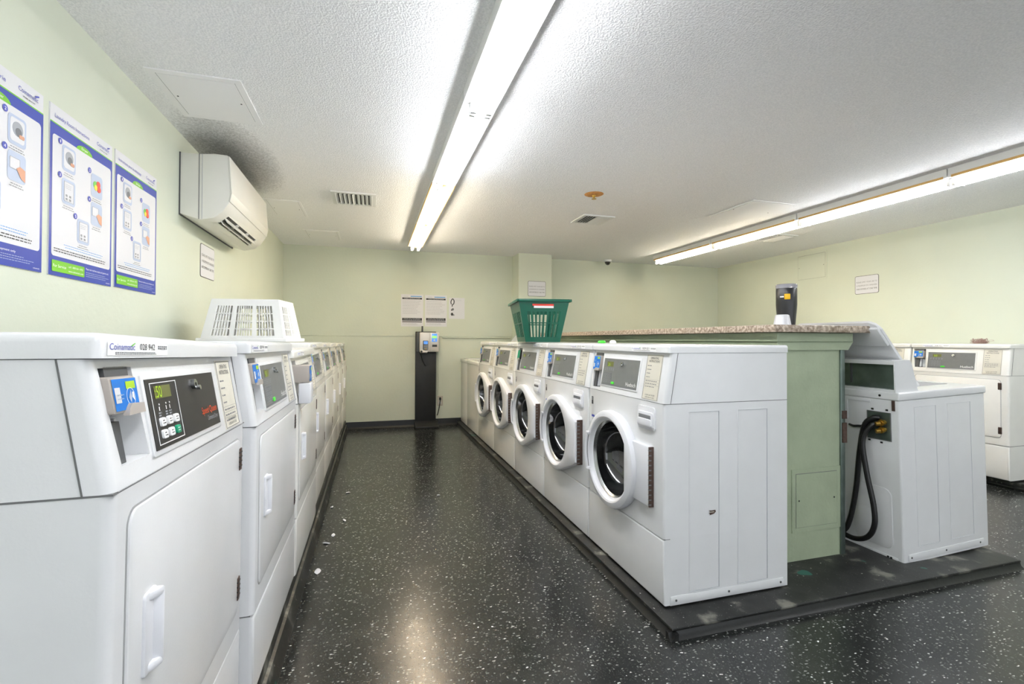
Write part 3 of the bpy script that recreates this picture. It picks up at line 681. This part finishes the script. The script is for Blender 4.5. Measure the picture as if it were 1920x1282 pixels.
s.box(-.004, L_ + .07, -.006, 0, .018, .366, 'recess_dark'); s.build('mounting_plate', t)

# ------------------------------------------------------------------ posters, notices and signs
def poster(name, label, loc, rot, group, title, variant=0, w_=.388, h_=.572):
    t = thing(name, label, 'poster', loc, rot, group)
    MB().box(0, w_, -.004, 0, 0, h_, 'paper').build('sheet', t)
    y = -.0046; q = MB(); hh = h_ - .062
    q.flat(0, w_, 0, hh, y, 'poster_blue'); q.flat(0, w_, hh, hh + .004, y, 'poster_green'); y -= .0004
    q.rr(.012, w_ - .012, .066, hh - .036, y - .0003, y, .012, 'paper')
    q.prism([(w_ * .5 + .05 * math.cos(PI * i / 12), hh - .037 + .021 * math.sin(PI * i / 12)) for i in range(13)], y - .0005, y, 'poster_green'); y -= .0009
    q.text(('Washer', 'Dryer', 'Sécheuse')[variant], w_ / 2, hh - .031, y, .009, 'white', .04, 'c')
    q.text(title, .022, h_ - .040, y, .013, 'ink_blue', .20)
    q.text('Coinamatic', w_ - .115, h_ - .036, y, .014, 'ink_blue', .088); q.lines(w_ - .095, w_ - .03, h_ - .046, .005, 1, y, .0025, 'ink_grey', 2)
    q.add([(w_ - .043, y, h_ - .02), (w_ - .024, y, h_ - .013), (w_ - .022, y, h_ - .017), (w_ - .04, y, h_ - .025)], [(0, 1, 2, 3)], 'ink_blue')
    if variant == 0: cells = [(.085, .80, 'w'), (.27, .80, 'd'), (.085, .61, 'c'), (.27, .61, 'h'), (.17, .43, 'p')]
    else: cells = [(.10, .81, 'd'), (.275, .74, 'r'), (.10, .61, 'p'), (.275, .55, 'h'), (.19, .40, 'p')]
    for i, (cx, cz, k) in enumerate(cells):
        z = cz * h_ - .05; a = .038
        q.rr(cx - a, cx + a, z - .044, z + .044, y - .0002, y, .012, 'poster_pale'); y2 = y - .0006
        q.disc(cx - a - .012, z + .048, .0105, y2 - .0002, y2, 'ink_blue', 18); q.text(str(i + 1), cx - a - .012, z + .0425, y2 - .0006, .010, 'white', .004 if i == 0 else .007, 'c')
        if k in 'pc':
            q.rr(cx - .027, cx + .027, z - .034, z + .034, y2 - .0002, y2, .005, 'paper'); y3 = y2 - .0005; q.frame(cx - .027, cx + .027, z - .034, z + .034, .0008, y3 - .0002, y3, 'ink_lt')
            q.lines(cx - .02, cx + .02, z + .024, .006, 3, y3, .0015, 'ink_lt', i)
            for u in (-.012, .008):
                for v in (-.012, -.024): q.lines(cx + u - .007, cx + u + .008, z + v, .004, 2, y3, .003, 'ink_grey', i)
            if variant == 0: q.disc(cx + .012, z - .024, .006, y3 - .0004, y3, 'poster_green', 12)
        elif k == 'w':
            q.rr(cx - .028, cx + .028, z - .036, z + .036, y2 - .0002, y2, .003, 'paper'); q.disc(cx, z + .004, .016, y2 - .0006, y2, 'ink_grey', 18); q.disc(cx, z + .003, .011, y2 - .001, y2, 'paper', 18)
            q.disc(cx - .003, z - .002, .006, y2 - .0014, y2, 'ink_blue', 10)
        elif k == 'd':
            q.rr(cx - .03, cx + .03, z - .034, z + .036, y2 - .0002, y2, .01, 'paper'); q.disc(cx + .001, z + .006, .022, y2 - .0006, y2, 'ink_lt', 20); q.disc(cx + .004, z - .002, .013, y2 - .001, y2, 'ink_grey', 16)
            q.rr(cx + .006, cx + .028, z - .018, z - .007, y2 - .0014, y2, .004, 'skin_print')
        elif k == 'r':
            q.disc(cx - .012, z + .004, .014, y2 - .0006, y2, 'ink_green', 14); q.disc(cx - .008, z - .006, .011, y2 - .001, y2, 'yellow_print', 12); q.disc(cx + .008, z + .010, .013, y2 - .0014, y2, 'red_print', 12); q.disc(cx + .012, z - .008, .012, y2 - .0018, y2, 'red_print', 12)
        elif k == 'h':
            q.rr(cx - .03, cx + .012, z - .008, z + .026, y2 - .0002, y2, .004, 'paper'); q.frame(cx - .03, cx + .012, z - .008, z + .026, .0008, y2 - .0006, y2 - .0004, 'ink_lt')
            q.prism([(cx - .004, z - .004), (cx + .012, z + .006), (cx + .034, z), (cx + .034, z - .036), (cx + .018, z - .03)], y2 - .001, y2 - .0008, 'skin_print')
        q.lines(cx - .036, cx + .036, z - .052, .0075, 2, y, .0022, 'ink_grey', i + 3, .4, 'c')
    q.lines(.06, w_ - .05, .112, .0085, 2, y, .002, 'ink_sky', 5, .2, 'c')
    q.lines(.024, w_ - .024, .092, .0085, 2, y, .003, 'ink', 7, .1)
    if variant: q.rr(.014, .2, .014, .052, y - .0004, y, .003, 'poster_green'); q.text('For Service', .02, .029, y - .0008, .010, 'white', .07); q.text('call 1-800-561-1972', .104, .036, y - .0008, .007, 'white', .085); q.text('www.coinamatic.com', .104, .021, y - .0008, .007, 'white', .088)
    q.text('Please note: machines accept card payment only', .21 if variant else .03, .044, y, .007, 'white', .155 if variant else .24)
    q.lines(.21 if variant else .03, w_ - .014, .034, .007, 3, y, .002, 'poster_pale', 9)
    q.text('coinamatic', w_ - .012, .008, y, .005, 'white', .03, 'r')
    q.build('print', t)
GP = 'laundry instruction posters on the left wall'
poster('instruction_poster', 'blue bordered instruction poster nearest the camera, cut off by the picture edge', (XW, 1.502, 1.322), RL, GP, 'Instructions buanderie', 0)
poster('instruction_poster', 'blue bordered instruction poster in the middle titled laundry room instructions', (XW, 1.924, 1.322), RL, GP, 'Laundry Room Instructions', 1)
poster('instruction_poster', 'blue bordered instruction poster closest to the air conditioner', (XW, 2.338, 1.326), RL, GP, 'Instructions pour le nettoyage', 2)

def limit_sign(label, loc, rot, w_=.26, h_=.2):
    t = thing('notice_sign', label, 'sign', loc, rot, 'usage limit signs')
    q = MB(); q.rr(0, w_, 0, h_, -.002, 0, .018, 'ink'); q.rr(.004, w_ - .004, .004, h_ - .004, -.003, -.001, .015, 'paper'); q.build('plate', t)
    q = MB()
    for i, s in enumerate(('PLEASE LIMIT YOUR USE TO', 'A MAXIMUM OF 3 WASHERS', 'AND DRYERS AT ONE TIME')): q.text(s, w_ / 2, h_ - .078 - i * .038, -.0036, .016, 'ink_grey' if i < 2 else 'ink', w_ - .034, 'c')
    q.build('lettering', t)
limit_sign('black bordered white sign on the right wall above the dryers', (XE, 3.99, 1.634), RR)
limit_sign('black bordered white sign on the back pilaster behind the green basket', (2.02 - .06, 5.9, 1.69), 0, .25)
limit_sign('black bordered white sign on the left wall under the air conditioner', (XW, 3.36, 1.50), RL, .27, .21)

def notice(label, x, z, w_, h_):
    t = thing('printed_notice', label, 'notice', (x, YB, z), 0, 'printed notices on the back wall')
    MB().box(0, w_, -.002, 0, 0, h_, 'paper').build('sheet', t)
    q = MB(); y = -.0026
    q.text('coinamatic', .03, h_ - .03, y, .012, 'ink_lt', .06); q.flat(.12, w_ - .02, h_ - .03, h_ - .02, y, 'ink_sky')
    q.flat(.015, w_ - .015, h_ - .062, h_ - .042, y, 'ink'); q.text('CARD INSTRUCTIONS', w_ / 2, h_ - .057, y - .0006, .010, 'paper', w_ - .08, 'c')
    q.lines(.02, w_ - .02, h_ - .085, .02, 9, y, .004, 'ink_lt', int(x * 10), .3)
    q.flat(.015, w_ - .015, .075, .11, y, 'ink'); q.text('PLEASE CALL FOR SERVICE', w_ / 2, .096, y - .0006, .009, 'paper', w_ - .07, 'c'); q.lines(.03, w_ - .03, .086, .01, 1, y - .0006, .005, 'ink_lt', 3, 0)
    q.flat(.015, w_ - .015, .055, .066, y, 'ink'); q.lines(.02, w_ - .02, .04, .015, 2, y, .004, 'ink_lt', 6)
    q.build('print', t)
notice('printed notice on the back wall directly above the payment kiosk', .349, 1.28, .28, .413)
notice('printed notice on the back wall beside the small picture sheet', .652, 1.283, .283, .408)
t = thing('paper_sheet', 'small white sheet with black drawings taped to the back wall', 'paper', (.965, YB, 1.388), 0)
MB().box(0, .207, -.0015, 0, 0, .277, 'paper').build('sheet', t)
q = MB(); y = -.002
q.tube(smooth([(.03, y, .19), (.025, y, .225), (.045, y, .262), (.065, y, .24), (.062, y, .2), (.045, y, .185), (.04, y, .16)]), .006, 'ink', 6); q.disc(.05, .125, .016, y - .0005, y, 'ink_grey', 10); q.disc(.035, .115, .01, y - .001, y, 'ink', 7)
q.disc(.04, .06, .018, y - .0005, y, 'ink', 6, .022); q.disc(.062, .05, .01, y - .001, y, 'ink_grey', 8); q.lines(.09, .18, .25, .012, 2, y, .002, 'ink_lt', 1); q.build('drawing', t)

# ------------------------------------------------------------------ payment kiosk and its cord, outlet, conduits
t = thing('payment_kiosk', 'slim black card payment kiosk standing at the back wall', 'kiosk', (.528, 6.0, 0), 0)
b = MB(); b.box(0, .262, .12, .155, .03, 1.215, 'kiosk_black', .004); b.build('post', t)
b = MB(); b.prism([(-.03, 0), (-.03, .028), (.12, .075), (.155, .075), (.155, 0)], -.008, .282, 'kiosk_black', 'x', .004); b.build('foot_plate', t)
b = MB(); b.box(.045, .29, .045, .13, .955, 1.205, 'kiosk_silver', .008, 3); b.box(.172, .285, .035, .05, .965, 1.198, 'kiosk_silver', .006); hb = b.build('housing', t)
b = MB(); b.box(.012, .045, .10, .13, .96, 1.205, 'recess_dark', .003); b.build('side_plate', hb)
b = MB(); b.box(.195, .262, .032, .036, 1.085, 1.188, 'screen', .001); b.box(.2, .256, .031, .033, 1.13, 1.16, 'screen_green'); b.disc(.228, 1.105, .012, .030, .033, 'white', 14); b.build('display', hb)
b = MB(); b.box(.2, .262, .031, .036, 1.02, 1.05, 'recess_dark', .002); b.box(.205, .257, .029, .032, 1.032, 1.038, 'black'); b.build('card_slot', hb)
b = MB(); b.box(.085, .15, .018, .05, .985, 1.10, 'recess_dark', .006); b.box(.093, .143, .0165, .02, 1.055, 1.092, 'screen')
for i in range(3):
    for j in range(4): b.box(.095 + i * .017, .107 + i * .017, .015, .02, .992 + j * .014, 1.0 + j * .014, 'ink_lt' if (i, j) != (1, 0) else 'yellow')
b.build('card_terminal', hb)
b = MB(); b.box(.05, .14, .01, .06, .945, .975, 'kiosk_silver', .008, 3); b.tube([(.066, .0, .962), (.066, .03, .962)], .013, 'black', 10); b.build('receipt_holder', hb)
b = MB(); b.tube([(.085, .12, 1.20), (.085, .12, 1.285)], .011, 'recess_dark', 8); b.build('antenna', t)
b = MB(); b.tube(smooth([(.06, .05, .955), (.07, .06, .9), (.095, .08, .83), (.12, .10, .79), (.14, .115, .78)]), .005, 'black', 6); b.build('cable', t)
t = thing('wall_outlet', 'beige wall outlet beside the payment kiosk with a black plug in it', 'outlet', (.815, YB, .25), 0)
b = MB(); b.box(0, .075, -.006, 0, 0, .128, 'outlet', .003); b.frame(.006, .069, .006, .122, .002, -.0075, -.005, 'ink_grey'); b.build('plate', t)
b = MB(); b.rr(.02, .055, .07, .105, -.008, -.004, .01, 'recess_grey'); b.rr(.02, .055, .022, .057, -.008, -.004, .01, 'recess_grey'); b.build('socket', t)
c = MB().tube(smooth([(.85, 6.165, .345), (.85, 6.145, .335), (.842, 6.14, .28), (.832, 6.14, .22), (.822, 6.16, .16), (.812, 6.172, .13)]), .006, 'black', 6); c.box(.838, .864, 6.152, 6.18, .328, .362, 'black', .004)
tag(c.build('power_cord'), 'short black power cord plugged into the outlet by the kiosk', 'cord')
c = MB().tube([(.875, 6.175, 1.142), (1.8, 6.175, 1.142)], .009, 'wall_green'); c.tube([(.825, 6.178, .38), (.825, 6.178, 1.15)], .006, 'wall_green'); c.tube([(.81, 6.178, .38), (.81, 6.178, .95)], .004, 'wall_green')
tag(c.build('conduit_pipe'), 'thin green painted conduit running beside the kiosk and along the back wall', 'pipe')

# ------------------------------------------------------------------ baskets and small things on the machines
def basket(name, label, loc, rotz, L, Wd, H, matn, flip, cols_l, cols_s, rows, th=.004, group=None):
    """tapered laundry basket with real openings. local: base centre at origin, long side along x."""
    t = thing(name, label, 'laundry basket', loc, rotz, group)
    bl, bw = L * .80, Wd * (.78 if flip else .68)
    lerp = lambda a, b_, k: a + (b_ - a) * k
    def P(u, k, side, off=0):      # u in -1..1 along a side, k = height 0..1
        hl, hw = lerp(bl, L, k) / 2 - off, lerp(bw, Wd, k) / 2 - off
        z = k * H
        if flip: z = H - z
        x, y = {'f': (u * hl, -hw), 'b': (u * hl, hw), 'l': (-hl, u * hw), 'r': (hl, u * hw)}[side]
        return (x, y, z)
    def bar(mb, side, u0, u1, k0, k1):
        A = [P(u0, k0, side), P(u1, k0, side), P(u1, k1, side), P(u0, k1, side)]; B = [P(u0, k0, side, th), P(u1, k0, side, th), P(u1, k1, side, th), P(u0, k1, side, th)]
        mb.add(A + B, [(0, 1, 2, 3), (7, 6, 5, 4), (0, 4, 5, 1), (1, 5, 6, 2), (2, 6, 7, 3), (3, 7, 4, 0)], matn)
    b = MB()
    for side, groups in (('f', cols_l), ('b', cols_l), ('l', cols_s), ('r', cols_s)):
        bar(b, side, -1, 1, 0, rows[0]); bar(b, side, -1, 1, rows[-1], 1)
        edges = [-1]
        for (g0, g1, nb) in groups:
            bar(b, side, edges[-1], g0, rows[0], rows[-1]); edges.append(g1)
            for i in range(1, nb):
                u = g0 + (g1 - g0) * i / nb; hw_ = (g1 - g0) / nb * .2; bar(b, side, u - hw_, u + hw_, rows[0], rows[-1])
            for r in rows[1:-1]: bar(b, side, g0, g1, r - .012, r + .012)
        bar(b, side, edges[-1], 1, rows[0], rows[-1])
    z = H if flip else 0; s = -1 if flip else 1
    b.box(-bl / 2, bl / 2, -bw / 2, bw / 2, min(z, z + s * .004), max(z, z + s * .004), matn)
    b.build('body', t, angle=30)
    r = MB(); z = 0 if flip else H; hl, hw = L / 2, Wd / 2
    for x0, x1, y0, y1 in ((-hl - .014, hl + .014, -hw - .014, -hw), (-hl - .014, hl + .014, hw, hw + .014), (-hl - .014, -hl, -hw, hw), (hl, hl + .014, -hw, hw)):
        r.box(x0, x1, y0, y1, (z if flip else z - .02), (z + .02 if flip else z), matn, .004)
    r.build('rim', t)
    return t
wb = basket('laundry_basket', 'white plastic laundry basket turned upside down on the dryers', (-.655, 3.04, 1.096), math.radians(-8), .43, .33, .235, 'basket_white', True,
       [(-.78, -.34, 6), (-.22, .22, 7), (.34, .78, 6)], [(-.7, -.1, 5), (.1, .7, 5)], [.16, .34, .52, .70, .86])
gb = basket('laundry_basket', 'green plastic laundry basket standing on the front loading washers', (1.225, 3.44, 1.096), math.radians(81), .50, .375, .31, 'basket_green', False,
       [(-.8, -.1, 5), (.1, .8, 5)], [(-.72, .72, 8)], [.12, .45, .72])
g = MB(); g.M = Matrix.Rotation(0, 4, 'Z')
# tag fixed to the end that faces the camera (local -x end)
g.box(-.246, -.240, -.07, .075, .246, .262, 'white'); g.box(-.250, -.240, -.07, .085, .262, .275, 'red_print'); g.build('price_tag', gb)

# small caps on the washer tops
q = MB(); n = 12; q.M = Matrix.Translation((1.40, 2.72, 1.0925)); q.loops([[(r * math.cos(2 * PI * i / n), r * math.sin(2 * PI * i / n), z) for i in range(n)] for r, z in ((.024, 0), (.026, .006), (.022, .014), (.012, .018))], 'button_green', True, True)
tag(q.build('bottle_cap'), 'small bright green cap lying on top of the second washer', 'cap')
q = MB(); q.M = Matrix.Translation((1.50, 2.76, 1.0925)); q.loops([[(r * math.cos(2 * PI * i / n), r * math.sin(2 * PI * i / n), z) for i in range(n)] for r, z in ((.022, 0), (.02, .012), (.014, .018), (.007, .02))], 'white', True, True)
tag(q.build('bottle_cap'), 'small white cap lying beside the green one', 'cap')
# tumbler and plastic cup on the counter
t = thing('travel_bottle', 'tall black travel bottle with a yellow sticker on the countertop', 'bottle', (2.15, 2.03, 1.187), 0); n = 28
rg = lambda r, z: [(r * math.cos(2 * PI * i / n), r * math.sin(2 * PI * i / n), z) for i in range(n)]
MB().loops([rg(.038, 0), rg(.042, .003), rg(.044, .03), rg(.049, .09), rg(.051, .12), rg(.051, .205), rg(.050, .207)], 'bottle_black', True, True).build('body', t)
MB().loops([rg(.0505, .207), rg(.052, .212), rg(.052, .226), rg(.049, .229)], 'clear_lid', True, True).build('lid', t)
q = MB(Matrix.Rotation(math.radians(-42), 4, 'Z')); q.box(-.014, .014, -.0535, -.049, .145, .175, 'yellow', .003); q.box(-.034, -.016, -.052, -.042, .156, .163, 'white'); q.build('sticker', t)
t = MB(Matrix.Translation((1.985, 1.90, 1.187))); n = 20; t.loops([rg(.042, 0), rg(.040, .004), rg(.032, .052), rg(.026, .056)], 'plastic_white', True, True)
tag(t.build('measuring_cup'), 'small translucent white plastic cup upside down beside the travel bottle', 'cup')
# lint tuft
q = MB(); rn = random.Random(3)
for i in range(90):
    a = rn.random() * 2 * PI; r = .008 + rn.random() * .04; h = .006 + rn.random() * .04; cx, cyy = 4.95 + rn.uniform(-.02, .02), 2.72 + rn.uniform(-.04, .04)
    q.tube(smooth([(cx, cyy, 1.094), (cx + r * .4 * math.cos(a), cyy + r * .5 * math.sin(a), 1.096 + h), (cx + r * math.cos(a), cyy + r * math.sin(a), 1.096 + h * rn.random()), (cx + r * .5 * math.cos(a + 2), cyy + r * .6 * math.sin(a + 2), 1.095 + h * rn.random())], 3), .0012, 'lint', 3)
tag(q.build('lint_tuft'), 'small pinkish tuft of dryer lint on top of the right wall dryer', 'lint')
# scraps on the floor
for i, (x, y, s, lb) in enumerate(((-.243, 2.435, .02, 'white crescent of paper on the floor closest to the camera'), (-.164, 3.624, .014, 'white paper scrap on the floor farthest along the left row'), (-.25, 3.339, .013, 'white paper scrap tight against the left platform edge'),
                               (-.157, 3.076, .012, 'thin white paper scrap farthest out from the left platform'), (-.205, 2.86, .014, 'white crumpled paper scrap in front of the fourth dryer'), (-.233, 2.758, .015, 'white paper scrap just nearer than the crumpled one'),
                               (.458, 3.386, .010, 'tiny white fleck on the floor in the middle of the aisle'))):
    rn = random.Random(i + 4); k = 9; q = MB(Matrix.Translation((x, y, .0012)) @ Matrix.Rotation(rn.random() * 6, 4, 'Z'))
    L = [[(s * (1.1 if (j % 2) else .8) * r * math.cos(2 * PI * j / k) * 1.4, s * r * .7 * math.sin(2 * PI * j / k), z + (.004 if j < 4 else 0)) for j in range(k)] for r, z in ((1, 0), (1, .0015), (.5, .004))]
    q.loops(L, 'paper', True, True); tag(q.build('paper_scrap'), lb, 'paper scrap', 'paper scraps on the floor')

# ------------------------------------------------------------------ ceiling and wall fittings
def access_panel(label, M, x0, x1, z0, z1, matn, fr=.03):
    q = MB(M); q.frame(x0, x1, z0, z1, fr, -.004, 0, matn); q.box(x0 + fr, x1 - fr, -.003, 0, z0 + fr, z1 - fr, 'seam'); q.box(x0 + fr + .003, x1 - fr - .002, -.005, 0, z0 + fr + .002, z1 - fr - .003, matn)
    for x, z in ((x0 + fr + .02, (z0 + z1) / 2), (x1 - fr - .02, (z0 + z1) / 2)): q.disc(x, z, .004, -.0065, -.004, 'ink', 8)
    return tag(q.build('access_panel'), label, 'access panel')
MC = Matrix(((1, 0, 0, 0), (0, 0, 1, 0), (0, 1, 0, ZC), (0, 0, 0, 1)))      # (x, out, z) -> (x, z, ceiling + out)
mat('panel_white', (242, 242, 243), .8)
access_panel('square white access panel in the ceiling just before the air conditioner', MC, -.93, -.565, 2.33, 2.78, 'panel_white')
access_panel('white access panel in the ceiling just beyond the air conditioner', MC, -.86, -.58, 4.23, 4.75, 'panel_white', .02)
access_panel('faint white access panel in the ceiling corner at the back left', MC, -.7, -.35, 5.3, 5.75, 'panel_white', .02)
access_panel('white access panel in the ceiling beside the far strip lights', MC, 2.95, 3.4, 3.1, 3.63, 'panel_white', .02)
MR = Matrix(((0, 1, 0, XE), (-1, 0, 0, 0), (0, 0, 1, 0), (0, 0, 0, 1)))
access_panel('green painted access panel high on the right wall', MR, -4.75, -4.33, 1.862, 2.2, 'wall_green', .02)
access_panel('green painted access panel low on the end of the partition', Matrix.Translation((0, 1.82, 0)), 1.955, 2.262, .178, .485, 'partition_green', .022)
def vent(label, x0, x1, y0, y1, nx, dark):
    t = thing('air_vent', label, 'air vent', ((x0 + x1) / 2, (y0 + y1) / 2, ZC), 0, 'ceiling air vents'); a, b_ = (x1 - x0) / 2, (y1 - y0) / 2
    M = Matrix(((1, 0, 0, 0), (0, 0, 1, 0), (0, 1, 0, 0), (0, 0, 0, 1)))
    q = MB(M); q.frame(-a, a, -b_, b_, .03, -.008, 0, 'metal_white'); q.build('frame', t)
    q = MB(M); q.box(-a + .03, a - .03, -.001, 0, -b_ + .03, b_ - .03, 'black'); q.build('backing', t)
    for i in range(nx):
        x = -a + .04 + (2 * a - .08) * i / (nx - 1); s = MB(M @ Matrix.Translation((x, -.006, 0)) @ Matrix.Rotation(math.radians(38 if i < nx / 2 else -38), 4, 'Z')); s.box(-.014, .014, -.001, .001, -b_ + .03, b_ - .03, 'metal_white'); s.build('slat', t)
vent('white ceiling air vent left of the first strip light', -.315, .02, 3.85, 4.2, 9, 0)
vent('white ceiling air vent behind the orange stained sprinkler', 1.83, 2.14, 3.9, 4.2, 10, 0)
vent('white ceiling air vent near the right wall past the strip lights', 4.05, 4.4, 4.0, 4.35, 8, 0)
t = thing('ceiling_sprinkler', 'ceiling sprinkler on an orange stained cover plate', 'sprinkler', (1.655, 3.35, ZC), 0); n = 20
MB().loops([rg(.075, 0), rg(.066, -.004), rg(.03, -.01)], 'stain_orange', False, True).build('cover_plate', t)
MB().loops([rg(.014, -.008), rg(.012, -.02), rg(.004, -.03), rg(.02, -.036), rg(.019, -.038)], 'brass', False, True).build('sprinkler_nozzle', t)
t = thing('security_camera', 'small white dome camera on the ceiling by the back wall', 'camera', (3.2, 6.04, ZC), 0)
MB().loops([rg(.055, 0), rg(.055, -.022), rg(.05, -.028)], 'metal_white', False, True).build('mount', t)
MB().loops([rg(.042, -.026), rg(.038, -.048), rg(.024, -.066), rg(.008, -.073)], 'glass_dark', False, True).build('dome', t)

# ------------------------------------------------------------------ fluorescent strip lights
def strip(label, x, y0, y1, group, warm, drop=.058):
    L = y1 - y0; t = thing('strip_light', label, 'ceiling light', (x, y0, ZC), 0, group); wd = .08
    b = MB(); b.prism([(-wd, 0), (-wd, -drop), (wd, -drop), (wd, 0)], .002, L - .002, 'fix_white'); b.box(-.022, .022, .01, L - .01, -drop - .012, -drop - .003, 'fix_glow_tint' if warm else 'fix_white', .003); b.build('housing', t)  # centre strip coloured yellow on warm fixtures, standing in for their glow
    if warm or x > 2:
        for sx in (-1, 1): y_ = MB(); y_.box(sx * wd - .004, sx * wd + .004, .02, L - .02, -drop - .004, -drop + .014, 'fix_glow_tint', .002); y_.build('glow_strip', t)  # added edge strips, the yellow glow beside the tubes painted on
    for sx in (-.036, .036):
        a = MB(); a.tube([(sx, .03, -drop - .030), (sx, L - .03, -drop - .030)], .0145, 'glow_warm' if warm else 'glow', 12); tb_ = a.build('fluorescent_tube', t)
    for yy in (.012, L - .012):
        for sx in (-.036, .036): e = MB(); e.box(sx - .014, sx + .014, yy - .009, yy + .009, -drop - .050, -drop, 'metal_white', .003); e.build('lamp_holder', t)
G1, G2 = 'strip lights above the aisle', 'strip lights near the right wall'
X1 = .472
for (a, b_, lb, wm) in ((-1.32, -.2, 'twin tube strip light over the aisle farthest behind the camera', 0), (-.18, .97, 'twin tube strip light over the aisle just above the camera', 0), (.98, 2.12, 'twin tube strip light over the aisle nearest the camera in view', 0),
                        (2.13, 3.27, 'twin tube strip light second along the aisle', 0), (3.28, 4.45, 'twin tube strip light third along the aisle', 1), (4.46, 5.6, 'twin tube strip light at the back wall end of the aisle', 1)):
    strip(lb, X1, a, b_, G1, wm)
for (a, b_, lb, wm) in ((-.14, 1.0, 'right hand strip light beyond the picture edge', 0), (1.01, 2.165, 'right hand strip light cut by the picture edge', 0), (2.17, 3.32, 'right hand strip light second from the picture edge', 0),
                        (3.325, 4.44, 'right hand strip light third, before the last one', 1), (4.445, 5.58, 'right hand strip light farthest away by the back wall', 1)):
    strip(lb, 3.715, a, b_, G2, wm, .06)
